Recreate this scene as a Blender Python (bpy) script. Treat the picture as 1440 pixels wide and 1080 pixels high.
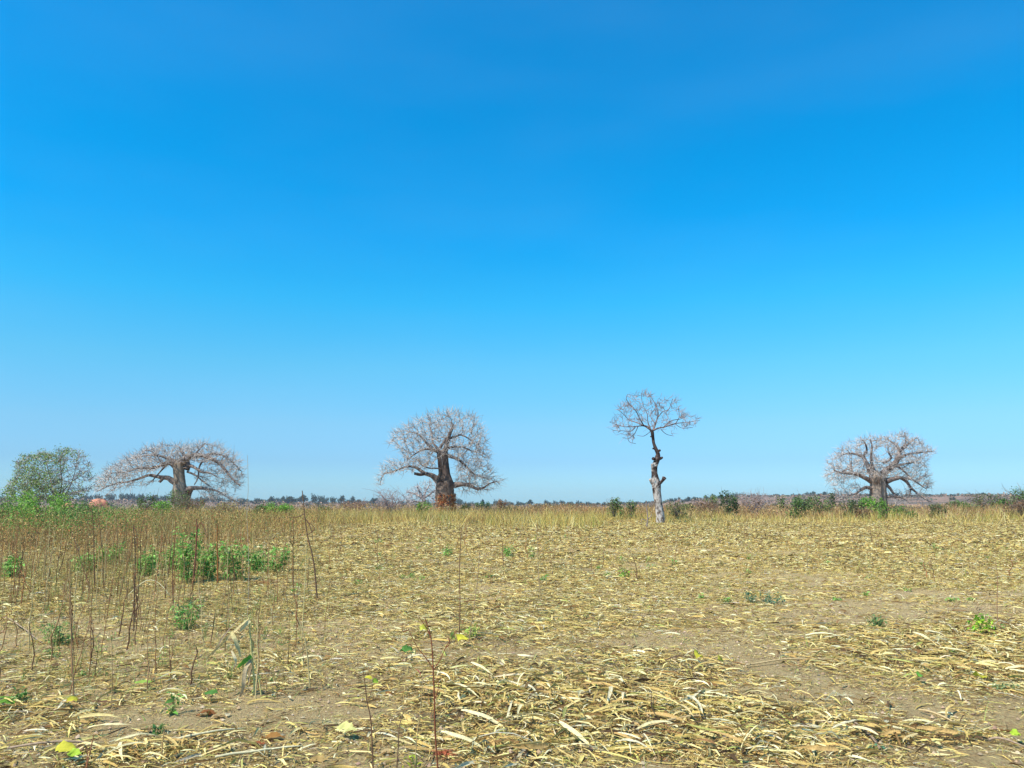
import bpy, math, random
import numpy as np
from mathutils import Vector
for o in list(bpy.data.objects): bpy.data.objects.remove(o)
random.seed(7); rng = np.random.default_rng(7)
S = bpy.context.scene; COL = S.collection
R = math.radians

# ---------------------------------------------------------------- camera, world, sun, exposure
F = 1067.0; HOR = 703.0; CAMZ = 1.5
PITCH = math.atan((HOR-540)/F)
cd = bpy.data.cameras.new('camera'); cam = bpy.data.objects.new('camera', cd); COL.objects.link(cam)
cam.location = (0, 0, CAMZ); cam.rotation_euler = (math.pi/2+PITCH, 0, 0)
cd.sensor_width = 36; cd.lens = 36*F/1440; cd.clip_start = .05; cd.clip_end = 8000
S.camera = cam
SUN_EL = R(52); SUN_DIR = Vector((-.78, -.62, 0)).normalized()*math.cos(SUN_EL)+Vector((0, 0, math.sin(SUN_EL)))
w = bpy.data.worlds.new('World'); S.world = w; w.use_nodes = True
nt = w.node_tree; nt.nodes.clear(); N = nt.nodes.new; L = nt.links.new
out = N('ShaderNodeOutputWorld'); bg = N('ShaderNodeBackground'); sky = N('ShaderNodeTexSky')
sky.sky_type = 'NISHITA'; sky.sun_disc = False; sky.sun_elevation = SUN_EL
sky.sun_rotation = math.atan2(SUN_DIR.x, SUN_DIR.y); sky.air_density = 1.0; sky.dust_density = .3; sky.ozone_density = 3.0
# the air of this place: deeper, more saturated blue towards the zenith than the model's default
tc = N('ShaderNodeTexCoord'); sx = N('ShaderNodeSeparateXYZ'); L(tc.outputs['Generated'], sx.inputs[0])
rp = N('ShaderNodeValToRGB'); L(sx.outputs[2], rp.inputs[0])
cr = rp.color_ramp; SKYR = [(0.0, (.42, .78, 1.20)), (.049, (.38, .66, 1.0)), (.095, (.43, .77, .98)), (.17, (.34, .95, 1.08)), (.252, (.14, 1.07, 1.29)), (.331, (.03, 1.05, 1.42)), (.405, (.008, 1.06, 1.46)), (.581, (.015, 1.08, 1.52)), (1.0, (.02, 1.0, 1.5))]
while len(cr.elements) < len(SKYR): cr.elements.new(.5)
for e, (p, c) in zip(cr.elements, SKYR): e.position = p; e.color = (*[q*.5 for q in c], 1)
mu = N('ShaderNodeMix'); mu.data_type = 'RGBA'; mu.blend_type = 'MULTIPLY'; mu.inputs[0].default_value = 1
L(sky.outputs[0], mu.inputs[6]); L(rp.outputs[0], mu.inputs[7])
mpz = N('ShaderNodeMapping'); mpz.inputs['Scale'].default_value = (1.2, 1.2, 5.0); L(tc.outputs['Generated'], mpz.inputs[0])
nz = N('ShaderNodeTexNoise'); nz.inputs['Scale'].default_value = 1.6; nz.inputs['Detail'].default_value = 5; L(mpz.outputs[0], nz.inputs[0])
mz = N('ShaderNodeMapRange'); mz.inputs[1].default_value = .45; mz.inputs[2].default_value = .75; mz.inputs[3].default_value = 0; mz.inputs[4].default_value = .028; L(nz.outputs[0], mz.inputs[0])
hz = N('ShaderNodeMix'); hz.data_type = 'RGBA'; L(mz.outputs[0], hz.inputs[0]); L(mu.outputs[2], hz.inputs[6]); hz.inputs[7].default_value = (2.2, 2.9, 3.6, 1)
vs = N('ShaderNodeVectorMath'); vs.operation = 'SCALE'; vs.inputs['Scale'].default_value = 2.0; L(hz.outputs[2], vs.inputs[0]); L(vs.outputs[0], bg.inputs[0]); bg.inputs[1].default_value = .12; L(bg.outputs[0], out.inputs[0])
sd = bpy.data.lights.new('sun', 'SUN'); sd.energy = 5.0; sd.angle = R(.5); sd.color = (1, .94, .82)
so = bpy.data.objects.new('sun', sd); COL.objects.link(so); so.location = (-20, -15, 30)
so.rotation_euler = (-SUN_DIR).to_track_quat('-Z', 'Y').to_euler()
S.view_settings.view_transform = 'Standard'; S.view_settings.look = 'None'; S.view_settings.gamma = 1
S.view_settings.exposure = .40
S.render.engine = 'CYCLES'; S.cycles.volume_bounces = 0; S.cycles.transparent_max_bounces = 8; S.cycles.max_bounces = 5

# ---------------------------------------------------------------- helpers
def W(px, py, D):
    """point at depth D (m in front of the camera) seen at photo pixel px, py"""
    dx = (px-720)/F; dz = (540-py)/F
    v = Vector((dx, math.cos(PITCH)-dz*math.sin(PITCH), math.sin(PITCH)+dz*math.cos(PITCH)))
    t = D/v.y
    return Vector((v.x*t, D, CAMZ+v.z*t))
def G(px, py):
    dx = (px-720)/F; dz = (540-py)/F
    v = Vector((dx, math.cos(PITCH)-dz*math.sin(PITCH), math.sin(PITCH)+dz*math.cos(PITCH)))
    t = -CAMZ/v.z
    return (v.x*t, v.y*t)
_tab = rng.random((256, 256))
def vnoise(x, y):
    x = np.asarray(x, float); y = np.asarray(y, float)
    xi = np.floor(x).astype(int); yi = np.floor(y).astype(int); fx = x-xi; fy = y-yi
    fx = fx*fx*(3-2*fx); fy = fy*fy*(3-2*fy)
    a = _tab[xi % 256, yi % 256]; b = _tab[(xi+1) % 256, yi % 256]; c = _tab[xi % 256, (yi+1) % 256]; d = _tab[(xi+1) % 256, (yi+1) % 256]
    return (a*(1-fx)+b*fx)*(1-fy)+(c*(1-fx)+d*fx)*fy
def fbm(x, y, s, o=3):
    v = 0; a = .5; t = 0
    for i in range(o): v = v+a*vnoise(x/s+i*17.3, y/s+i*9.1); t += a; a *= .5; s = s/2.03
    return v/t
SKY_LINE = [(-2.6, 700), (-.5, 702), (.0, 703), (.35, 705), (.50, 706), (.62, 708), (.9, 711), (1.2, 710), (1.3, 706), (1.45, 699), (1.6, 698), (2.2, 700), (3.6, 704)]
SLX = np.array([(a*720-720)/F for a, b in SKY_LINE]); SLY = np.array([b for a, b in SKY_LINE], float)
def ss(a, b, x): t = np.clip((x-a)/(b-a), 0, 1); return t*t*(3-2*t)
def H(x, y):
    x = np.asarray(x, float); y = np.asarray(y, float); r = np.hypot(x, y)
    near = .10*(fbm(x, y, 5.0, 2)-.5)+.05*(fbm(x+50, y, .9, 2)-.5)+.030*(fbm(x, y+30, .28, 2)-.5)*(r < 40)
    az = np.clip(x/np.maximum(np.abs(y), 1e-3), -3, 3)
    top = CAMZ+(HOR-np.interp(az, SLX, SLY))*1250/F
    f1 = ss(100, 420, r); f2 = ss(600, 1250, r)
    far = -13*f1*(1-f2)+top*f2+f1*(fbm(x+900, y, 160, 3)-.5)*5*(1-.6*f2)-ss(1300, 2300, r)*25
    return near*(1-.8*ss(30, 80, r))+far
def h1(x, y): return float(H(x, y))

def put(me, name, parent=None):
    o = bpy.data.objects.new(name, me); COL.objects.link(o)
    if parent: o.parent = parent
    return o
def tag(o, label=None, cat=None, group=None, kind=None):
    if label: o['label'] = label
    if cat: o['category'] = cat
    if group: o['group'] = group
    if kind: o['kind'] = kind
    return o
def thing(name, loc, label, cat, group=None):
    o = bpy.data.objects.new(name, None); COL.objects.link(o); o.location = loc; o.empty_display_size = .3
    return tag(o, label, cat, group)
def mk(name, V, Q, mat, tint=None, smooth=False):
    me = bpy.data.meshes.new(name); V = np.ascontiguousarray(V, dtype=np.float32); Q = np.ascontiguousarray(Q, dtype=np.int32)
    k = Q.shape[1]; n = len(Q)
    me.vertices.add(len(V)); me.vertices.foreach_set('co', V.ravel())
    me.loops.add(n*k); me.loops.foreach_set('vertex_index', Q.ravel())
    me.polygons.add(n); me.polygons.foreach_set('loop_start', np.arange(0, n*k, k, dtype=np.int32))
    me.polygons.foreach_set('loop_total', np.full(n, k, dtype=np.int32))
    if smooth: me.polygons.foreach_set('use_smooth', np.ones(n, dtype=bool))
    me.update(calc_edges=True)
    if tint is not None:
        a = me.attributes.new('tint', 'FLOAT_COLOR', 'POINT'); c = np.ones((len(V), 4), np.float32); c[:, :3] = tint
        a.data.foreach_set('color', c.ravel())
    me.materials.append(mat); return me
class Acc:
    def __init__(s): s.V = []; s.Q = []; s.T = []; s.n = 0
    def add(s, V, Q, T):
        V = np.asarray(V, float); T = np.asarray(T, float)
        if T.ndim == 1: T = np.tile(T, (len(V), 1))
        s.V.append(V); s.Q.append(np.asarray(Q)+s.n); s.T.append(T); s.n += len(V)
    def mesh(s, name, mat, origin=(0, 0, 0), smooth=False):
        return mk(name, np.concatenate(s.V)-np.asarray(origin), np.concatenate(s.Q), mat, np.concatenate(s.T), smooth)

def prof(kind, s):
    if kind == 'blade': return np.clip(1.15*np.minimum(1, .55+s*2.0)*(1-s**3.0), .06, 1)
    if kind == 'leaf': return np.maximum(np.sin(np.pi*np.clip(s, 0, 1)**.8)**.8, .03)
    if kind == 'grass': return np.clip(1-s, .08, 1)
    return np.ones_like(s)
def ribbons(P, head, Ln, Wd, seg=3, pitch=0., bendv=0., bendh=0., roll=0., twist=0., kind='blade', mid=0.):
    """N ribbons; returns V (N*(seg+1)*c,3), quads.  mid>0: three verts across, folded on the midrib."""
    n = len(P); z = np.zeros(n); head = head+z; pitch = pitch+z; bendv = bendv+z; bendh = bendh+z; roll = roll+z; twist = twist+z; Ln = Ln+z; Wd = Wd+z
    c = 3 if mid else 2; V = np.zeros((n, seg+1, c, 3)); p = np.array(P, float).copy()
    for i in range(seg+1):
        s = i/seg
        hh = head+bendh*(s-.5); pp = pitch+bendv*s
        d = np.stack([np.cos(pp)*np.cos(hh), np.cos(pp)*np.sin(hh), np.sin(pp)], 1)
        sd_ = np.stack([-np.sin(hh), np.cos(hh), z], 1); up = np.cross(d, sd_)
        rr = roll+twist*s
        a = sd_*np.cos(rr)[:, None]+up*np.sin(rr)[:, None]; nn = np.cross(d, a)
        wv = (Wd*prof(kind, np.array(s))*.5)[:, None]
        if i: p = p+d*(Ln/seg)[:, None]
        if mid:
            V[:, i, 0] = p-a*wv+nn*wv*mid; V[:, i, 1] = p; V[:, i, 2] = p+a*wv+nn*wv*mid
        else: V[:, i, 0] = p-a*wv; V[:, i, 1] = p+a*wv
    idx = np.arange(n*(seg+1)*c).reshape(n, seg+1, c); Q = []
    for i in range(seg):
        for j in range(c-1):
            Q.append(np.stack([idx[:, i, j], idx[:, i, j+1], idx[:, i+1, j+1], idx[:, i+1, j]], 1))
    return V.reshape(-1, 3), np.concatenate(Q)
def pick(pal, n, wts=None, var=.18, r=None):
    r = r or rng
    pal = np.array(pal, float); i = r.choice(len(pal), n, p=None if wts is None else np.array(wts)/sum(wts))
    return pal[i]*(1+var*(r.random((n, 1))*2-1))*(1+.06*(r.random((n, 3))*2-1))
def rep(t, k): return np.repeat(t, k, axis=0)
def edges_tube(A, B, ra, rb, sides=3):
    """independent frustums, one per edge"""
    n = len(A); d = B-A; ln = np.linalg.norm(d, axis=1, keepdims=True)+1e-9; d = d/ln
    ref = np.tile(np.array([[.31, .17, .93]]), (n, 1)); k = np.abs((d*ref).sum(1)) > .97; ref[k] = (1, 0, 0)
    u = np.cross(d, ref); u /= np.linalg.norm(u, axis=1, keepdims=True); v = np.cross(d, u)
    a = np.arange(sides)*2*np.pi/sides
    ring = u[:, None]*np.cos(a)[None, :, None]+v[:, None]*np.sin(a)[None, :, None]
    V = np.stack([A[:, None]+ring*ra[:, None, None], B[:, None]+ring*rb[:, None, None]], 1).reshape(-1, 3)
    idx = np.arange(n*2*sides).reshape(n, 2, sides); j = (np.arange(sides)+1) % sides
    Q = np.stack([idx[:, 0], idx[:, 0][:, j], idx[:, 1][:, j], idx[:, 1]], -1).reshape(-1, 4)
    return V, Q
def tube(pts, rad, sides=6, lump=0., flute=0., seed=0, sub=1, cap=True):
    """joined tube through pts (smoothly subdivided)"""
    P = np.array([tuple(p) for p in pts], float); r = np.array(rad, float)
    if sub > 1:
        t = np.arange(len(P)); tt = np.linspace(0, len(P)-1, (len(P)-1)*sub+1); i = np.clip(tt.astype(int), 0, len(P)-2); f = (tt-i)[:, None]
        Pm = P[np.maximum(i-1, 0)]; P0 = P[i]; P1 = P[i+1]; Pn = P[np.minimum(i+2, len(P)-1)]
        P = .5*(2*P0+(P1-Pm)*f+(2*Pm-5*P0+4*P1-Pn)*f**2+(3*P0-Pm-3*P1+Pn)*f**3); r = np.interp(tt, t, r)
    n = len(P); T = np.gradient(P, axis=0); T /= np.linalg.norm(T, axis=1, keepdims=True)+1e-9
    u = np.cross(T[0], (.2, 1, .1)); u /= np.linalg.norm(u); V = []; rs = np.random.default_rng(seed)
    ph = rs.random(4)*6.28
    a = np.arange(sides)*2*np.pi/sides
    for i in range(n):
        u = u-T[i]*np.dot(u, T[i]); u /= np.linalg.norm(u); v = np.cross(T[i], u)
        rr = r[i]*(1+flute*(np.sin(3*a+ph[0])+.6*np.sin(5*a+ph[1]+i*.12)+.5*np.sin(8*a+ph[2]))/2+lump*(rs.random(sides)-.5))
        V.append(P[i]+(u*np.cos(a)[:, None]+v*np.sin(a)[:, None])*rr[:, None])
    V = np.concatenate(V); Q = []
    for i in range(n-1):
        for j in range(sides):
            k = (j+1) % sides; Q.append((i*sides+j, i*sides+k, (i+1)*sides+k, (i+1)*sides+j))
    if cap:
        e = len(V); V = np.vstack([V, P[-1:]+T[-1:]*r[-1]*.15]); b = (n-1)*sides
        for j in range(0, sides, 1): Q.append((b+j, b+(j+1) % sides, e, e))
        Q = [q for q in Q]
    Q = np.array(Q); 
    if cap:   # turn degenerate cap quads into proper ones by adding a midpoint ring
        bad = Q[:, 2] == Q[:, 3]; q = Q[bad]; m = len(V); mids = (V[q[:, 0]]+V[q[:, 2]])/2
        V = np.vstack([V, mids]); k = len(q); mi = m+np.arange(k)
        q2 = np.stack([q[:, 0], q[:, 1], mi[(np.arange(k)+1) % k], mi], 1)
        q3 = np.stack([mi, mi[(np.arange(k)+1) % k], q[:, 2], q[:, 2]], 1)
        half = k//2*2
        q3 = np.array([[mi[i], mi[(i+1) % k], mi[(i+2) % k], q[0, 2]] for i in range(0, k, 2)])
        Q = np.vstack([Q[~bad], q2, q3])
    return V, Q

# ---------------------------------------------------------------- materials
def mat_tint(name, rough=.8, trans=0., nscale=60., namt=.25, bump=0., spec=.2, stretch=(1, 1, 1), dark=None, tex='noise'):
    m = bpy.data.materials.new(name); m.use_nodes = True; nt = m.node_tree; nt.nodes.clear(); N = nt.nodes.new; L = nt.links.new
    o = N('ShaderNodeOutputMaterial'); b = N('ShaderNodeBsdfPrincipled'); at = N('ShaderNodeAttribute'); at.attribute_name = 'tint'
    b.inputs['Roughness'].default_value = rough; b.inputs['Specular IOR Level'].default_value = spec
    tc = N('ShaderNodeTexCoord'); mp = N('ShaderNodeMapping'); mp.inputs['Scale'].default_value = stretch; L(tc.outputs['Object'], mp.inputs[0])
    no = N('ShaderNodeTexNoise'); no.inputs['Scale'].default_value = nscale; no.inputs['Detail'].default_value = 4; L(mp.outputs[0], no.inputs[0])
    mr = N('ShaderNodeMapRange'); mr.inputs[1].default_value = .3; mr.inputs[2].default_value = .7; mr.inputs[3].default_value = 1-namt; mr.inputs[4].default_value = 1+namt; L(no.outputs[0], mr.inputs[0])
    mx = N('ShaderNodeMix'); mx.data_type = 'RGBA'; mx.blend_type = 'MULTIPLY'; mx.inputs[0].default_value = 1
    L(at.outputs['Color'], mx.inputs[6]); L(mr.outputs[0], mx.inputs[7]); colr = mx.outputs[2]
    if dark:
        n2 = N('ShaderNodeTexNoise'); n2.inputs['Scale'].default_value = dark[0]; n2.inputs['Detail'].default_value = 6; n2.inputs['Roughness'].default_value = .7; L(mp.outputs[0], n2.inputs[0])
        m2 = N('ShaderNodeMapRange'); m2.inputs[1].default_value = dark[1]; m2.inputs[2].default_value = dark[1]+.09; L(n2.outputs[0], m2.inputs[0])
        x2 = N('ShaderNodeMix'); x2.data_type = 'RGBA'; L(m2.outputs[0], x2.inputs[0]); L(colr, x2.inputs[6])
        x3 = N('ShaderNodeMix'); x3.data_type = 'RGBA'; x3.blend_type = 'MULTIPLY'; x3.inputs[0].default_value = 1; L(colr, x3.inputs[6]); x3.inputs[7].default_value = (*dark[2], 1)
        L(x3.outputs[2], x2.inputs[7]); colr = x2.outputs[2]
    L(colr, b.inputs['Base Color'])
    if bump:
        bp = N('ShaderNodeBump'); bp.inputs['Strength'].default_value = .8; bp.inputs['Distance'].default_value = bump; L(no.outputs[0], bp.inputs['Height']); L(bp.outputs[0], b.inputs['Normal'])
    if trans:
        t = N('ShaderNodeBsdfTranslucent'); L(colr, t.inputs[0]); ms = N('ShaderNodeMixShader'); ms.inputs[0].default_value = trans
        L(b.outputs[0], ms.inputs[1]); L(t.outputs[0], ms.inputs[2]); L(ms.outputs[0], o.inputs[0])
    else: L(b.outputs[0], o.inputs[0])
    return m
M_STRAW = mat_tint('dry_straw', .8, .18, 90, .25, 0, .08)
M_STEM = mat_tint('dry_stem', .85, 0, 50, .25, 0, .1)
M_LEAF = mat_tint('green_leaf', .65, .3, 40, .2, 0, .12)
M_BARK = mat_tint('baobab_bark', .85, 0, 3.0, .35, .06, .2, (1, 1, .35), (1.6, .53, (.36, .30, .27)))
M_PALE = mat_tint('pale_bark', .85, 0, 6.0, .3, .03, .2, (1, 1, .6), (4.5, .49, (.25, .20, .17)))
M_TWIG = mat_tint('twig_bark', .8, 0, 2.0, .25, 0, .2)
M_CLOD = mat_tint('earth_clod', .95, 0, 25, .3, .01, .1)

def mat_ground():
    m = bpy.data.materials.new('field_soil'); m.use_nodes = True; nt = m.node_tree; nt.nodes.clear(); N = nt.nodes.new; L = nt.links.new
    o = N('ShaderNodeOutputMaterial'); b = N('ShaderNodeBsdfPrincipled'); b.inputs['Roughness'].default_value = .95; b.inputs['Specular IOR Level'].default_value = .1
    L(b.outputs[0], o.inputs[0]); tc = N('ShaderNodeTexCoord'); P = tc.outputs['Object']
    def noise(s, d=5, r=.6, st=None):
        n = N('ShaderNodeTexNoise'); n.inputs['Scale'].default_value = s; n.inputs['Detail'].default_value = d; n.inputs['Roughness'].default_value = r
        if st: mp = N('ShaderNodeMapping'); mp.inputs['Scale'].default_value = st; L(P, mp.inputs[0]); L(mp.outputs[0], n.inputs[0])
        else: L(P, n.inputs[0])
        return n.outputs[0]
    def ramp(f, els):
        r = N('ShaderNodeValToRGB'); L(f, r.inputs[0]); c = r.color_ramp
        while len(c.elements) < len(els): c.elements.new(.5)
        for e, (p, q) in zip(c.elements, els): e.position = p; e.color = (*q, 1)
        return r.outputs[0]
    def mix(f, a, c, bt='MIX'):
        x = N('ShaderNodeMix'); x.data_type = 'RGBA'; x.blend_type = bt
        if isinstance(f, float): x.inputs[0].default_value = f
        else: L(f, x.inputs[0])
        L(a, x.inputs[6]); L(c, x.inputs[7]); return x.outputs[2]
    soil = ramp(noise(1.1), [(.3, (.40, .265, .125)), (.5, (.50, .345, .165)), (.7, (.58, .42, .215))])
    fine = ramp(noise(38, 8, .75), [(.32, (.40, .37, .34)), (.5, (.95, .93, .9)), (.68, (1.4, 1.34, 1.2))])
    soil = mix(1.0, soil, fine, 'MULTIPLY')
    chaff = ramp(noise(60, 6, .8, (1, .4, 1)), [(.50, (0, 0, 0)), (.56, (1, 1, 1))])
    strw = ramp(noise(9), [(.3, (.50, .37, .16)), (.7, (.68, .54, .26))])
    near = mix(chaff, soil, strw)
    cv = N('ShaderNodeAttribute'); cv.attribute_name = 'cover'; shaded_mulch = ramp(noise(14, 7, .7), [(.35, (.09, .058, .03)), (.55, (.22, .155, .08)), (.7, (.44, .33, .17))]); near = mix(cv.outputs['Fac'], near, shaded_mulch)  # rotted mulch under dense straw, with the shade between straws painted in
    scrub = ramp(noise(.012, 6, .65, (1, 1.6, 1)), [(.30, (.13, .10, .07)), (.47, (.21, .15, .105)), (.56, (.44, .25, .16)), (.63, (.25, .175, .12)), (.75, (.33, .27, .16))])
    scrub2 = ramp(noise(.35, 5, .7), [(.35, (.5, .5, .5)), (.6, (1.1, 1.1, 1.1))])
    far = mix(1.0, scrub, scrub2, 'MULTIPLY')
    ln = N('ShaderNodeVectorMath'); ln.operation = 'LENGTH'; L(P, ln.inputs[0]); mr = N('ShaderNodeMapRange'); mr.inputs[1].default_value = 70; mr.inputs[2].default_value = 120; L(ln.outputs['Value'], mr.inputs[0])
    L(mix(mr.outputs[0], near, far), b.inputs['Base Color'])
    bp = N('ShaderNodeBump'); bp.inputs['Strength'].default_value = 1; bp.inputs['Distance'].default_value = .06
    L(noise(22, 9, .75), bp.inputs['Height']); L(bp.outputs[0], b.inputs['Normal'])
    return m

# ---------------------------------------------------------------- ground: one sheet out past the ridge
def build_ground():
    front = np.linspace(-R(50), R(50), 300); back = np.linspace(R(50), 2*np.pi-R(50), 70)[1:-1]
    az = np.concatenate([front, back]); rr = np.concatenate([[.3], .5*1.0137**np.arange(0, 400)]); rr = rr[rr < 100]; 
    rr = np.concatenate([rr, np.geomspace(rr[-1]*1.02, 2300, 110)])
    A, Rr = np.meshgrid(az, rr); x = Rr*np.sin(A); y = Rr*np.cos(A); V = np.stack([x, y, H(x, y)], -1).reshape(-1, 3)
    n, k = A.shape; idx = np.arange(n*k).reshape(n, k); nx = np.roll(idx, -1, 1)
    Q = np.stack([idx[:-1], idx[1:], nx[1:], nx[:-1]], -1).reshape(-1, 4)[:, ::-1]
    c = len(V); V = np.vstack([V, [[0, 0, h1(0, 0)]]])
    Q = np.vstack([Q, [[idx[0, j], idx[0, j+1], idx[0, (j+2) % k], c] for j in range(0, k-1, 2)]])
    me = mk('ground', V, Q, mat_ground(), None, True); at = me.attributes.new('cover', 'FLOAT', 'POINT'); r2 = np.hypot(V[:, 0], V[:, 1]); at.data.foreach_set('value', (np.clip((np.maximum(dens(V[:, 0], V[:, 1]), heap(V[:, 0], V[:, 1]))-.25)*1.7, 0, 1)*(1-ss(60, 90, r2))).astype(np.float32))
    tag(put(me, 'ground'), kind='structure')

# ---------------------------------------------------------------- litter density: bare patches seen between the straw
BARE = [(1090, 905, 1.5, .9), (1020, 900, 1.2, .5), (700, 922, .65, .35), (1180, 850, 1.7, .9), (1330, 862, 2.0, .8), (1150, 812, 3.2, 1.2), (1290, 835, 2.0, .8),
        (60, 1050, .6, .25), (300, 1010, .9, .3), (430, 1000, .7, .3), (500, 985, .4, .35), (1420, 1010, .35, .15), (1120, 985, .5, .2), (560, 880, .8, .4), (900, 775, 3.0, 1.2), (1060, 830, 1.2, .5)]
BG = [(*G(a, b), c, d) for a, b, c, d in BARE]
HEAP = [(980, 1010, .65, .32), (830, 1000, .7, .35), (700, 980, .6, .4), (1310, 930, .9, .5), (1230, 905, .8, .3), (1010, 1060, .7, .25), (1250, 1040, .6, .2), (30, 1000, .45, .25), (150, 1060, .5, .15), (720, 1060, .5, .2), (1350, 890, .6, .3)]
HG = [(*G(a, b), c, d) for a, b, c, d in HEAP]
def dens(x, y):
    d = np.clip(.34+1.9*(fbm(x+7, y*1.15, 1.6, 3)-.38)+.5*(fbm(x+70, y, 6., 2)-.5), .14, 1)
    for cx, cy, a, b in BG: d = d*(1-.93*np.exp(-(((x-cx)/a)**2+((y-cy)/b)**2)**1.5))
    u = 720+x/np.maximum(y, .5)*F
    d = d*(1-.5*(1-ss(430, 720, u))*(1-ss(7, 12, y)))
    return np.clip(d, .07, 1)
def heap(x, y):
    d = 0*x
    for cx, cy, a, b in HG: d = np.maximum(d, np.exp(-((x-cx)/a)**2-((y-cy)/b)**2))
    return d
def field_pts(n, y0, y1, usedens=True, k=.74, xm=.8):
    m = int(n*3); y = np.sqrt(rng.random(m)*(y1**2-y0**2)+y0**2); x = (rng.random(m)*2-1)*(y*k+xm)
    keep = rng.random(m) < (np.clip(dens(x, y)+heap(x, y), 0, 1) if usedens else 1)
    x = x[keep][:n]; y = y[keep][:n]; return x, y
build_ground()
STRAW = [(.67, .52, .18), (.75, .62, .27), (.58, .41, .13), (.44, .29, .10), (.80, .71, .42), (.24, .13, .05), (.55, .49, .33), (.44, .43, .12), (.11, .065, .035)]
SW = [5, 4, 4.5, 3.6, 1.8, 3.2, 1.0, .9, 2.2]
def flow(x, y): return 6.283*fbm(x+200, y+100, 2.2, 2)*1.3
def litter(name, label, n, y0, y1, Lr, Wr, seg, mid, lift, scatter=1.5, wts=SW, pitch=.25, cat='crop litter'):
    x, y = field_pts(n, y0, y1); n = len(x); hp = heap(x, y); z = H(x, y)+rng.random(n)**1.6*(lift+.05*hp)
    hd = flow(x, y)+rng.normal(0, scatter, n)*(1-.45*hp)
    Ln = Lr[0]+(Lr[1]-Lr[0])*rng.random(n)**2; Ln = Ln*(1+.5*hp); Wd = Wr[0]+(Wr[1]-Wr[0])*rng.random(n)**1.5
    p0 = np.abs(rng.normal(0, pitch, n)); bv = -2*p0*(.7+.5*rng.random(n))
    P = np.stack([x-np.cos(hd)*Ln/2, y-np.sin(hd)*Ln/2, z+.004], 1)
    V, Q = ribbons(P, hd, Ln, Wd, seg, p0, bv, rng.normal(0, .55, n)*(rng.random(n) < .7), rng.normal(0, .55, n), rng.normal(0, .8, n), 'blade', mid)
    T = pick(STRAW, n, wts, .2); gz = H(V[:, 0], V[:, 1]); V[:, 2] = np.maximum(V[:, 2], gz+.001)
    c = (seg+1)*(3 if mid else 2)
    o = put(mk(name, V, Q, M_STRAW, rep(T, c)), name); tag(o, label, cat, kind='stuff'); return o
litter('maize_leaf_litter', 'curled dry maize leaves lying over the near ground', 11000, 3.2, 12.5, (.07, .30), (.006, .022), 4, .35, .025, 1.7, pitch=.4)
# smaller straw: little tangles of broken leaf, stem and chaff, scattered by the thousand over the soil
def tangle(name, n, rad, Lr, Wr, seg, lift, pitch, seed):
    r = np.random.default_rng(seed); q = rad*np.sqrt(r.random(n)); a = r.random(n)*6.283; m = r.random()*6.28
    hd = m+r.normal(0, 1.1, n); Ln = Lr[0]+(Lr[1]-Lr[0])*r.random(n)**2; Wd = Wr[0]+(Wr[1]-Wr[0])*r.random(n)**1.5; p0 = np.abs(r.normal(0, pitch, n))
    P = np.stack([q*np.cos(a)-np.cos(hd)*Ln/2, q*np.sin(a)-np.sin(hd)*Ln/2, .002+lift*r.random(n)**1.5], 1)
    V, Q = ribbons(P, hd, Ln, Wd, seg, p0, -2*p0*(.6+.6*r.random(n)), r.normal(0, .9, n)*(r.random(n) < .5), r.normal(0, .7, n), r.normal(0, 1, n), 'blade')
    V[:, 2] = np.maximum(V[:, 2], -.004)
    me = mk(name, V, Q, M_STRAW, rep(pick(STRAW, n, SW, .22, r), (seg+1)*2)); return bpy.data.objects.new(name, me)
def scatter(name, label, kinds, x, y, scl, dz=0.):
    c = bpy.data.collections.new(name+'_pieces')
    for k in kinds: c.objects.link(k)
    n = len(x); me = bpy.data.meshes.new(name); me.vertices.add(n); me.vertices.foreach_set('co', np.stack([x, y, H(x, y)+dz], 1).astype(np.float32).ravel())
    a = me.attributes.new('size', 'FLOAT', 'POINT'); a.data.foreach_set('value', (scl[0]+(scl[1]-scl[0])*rng.random(n)).astype(np.float32))
    a = me.attributes.new('turn', 'FLOAT', 'POINT'); a.data.foreach_set('value', (rng.random(n)*6.283).astype(np.float32))
    me.materials.append(M_STRAW); o = put(me, name); g = bpy.data.node_groups.new(name, 'GeometryNodeTree'); g.interface.new_socket('Geometry', in_out='INPUT', socket_type='NodeSocketGeometry'); g.interface.new_socket('Geometry', in_out='OUTPUT', socket_type='NodeSocketGeometry')
    N = g.nodes.new; L = g.links.new; gi = N('NodeGroupInput'); go_ = N('NodeGroupOutput'); ip = N('GeometryNodeInstanceOnPoints'); ci = N('GeometryNodeCollectionInfo'); ci.inputs['Collection'].default_value = c; ci.inputs['Separate Children'].default_value = True; ci.inputs['Reset Children'].default_value = True
    s1 = N('GeometryNodeInputNamedAttribute'); s1.data_type = 'FLOAT'; s1.inputs['Name'].default_value = 'size'; s2 = N('GeometryNodeInputNamedAttribute'); s2.data_type = 'FLOAT'; s2.inputs['Name'].default_value = 'turn'; cx = N('ShaderNodeCombineXYZ')
    L(s2.outputs[0], cx.inputs[2]); L(gi.outputs[0], ip.inputs['Points']); L(ci.outputs[0], ip.inputs['Instance']); ip.inputs['Pick Instance'].default_value = True
    er = N('FunctionNodeEulerToRotation'); L(cx.outputs[0], er.inputs[0]); L(er.outputs[0], ip.inputs['Rotation']); L(s1.outputs[0], ip.inputs['Scale']); L(ip.outputs[0], go_.inputs[0])
    md = o.modifiers.new('scatter', 'NODES'); md.node_group = g; tag(o, label, 'crop litter', kind='stuff')
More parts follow.
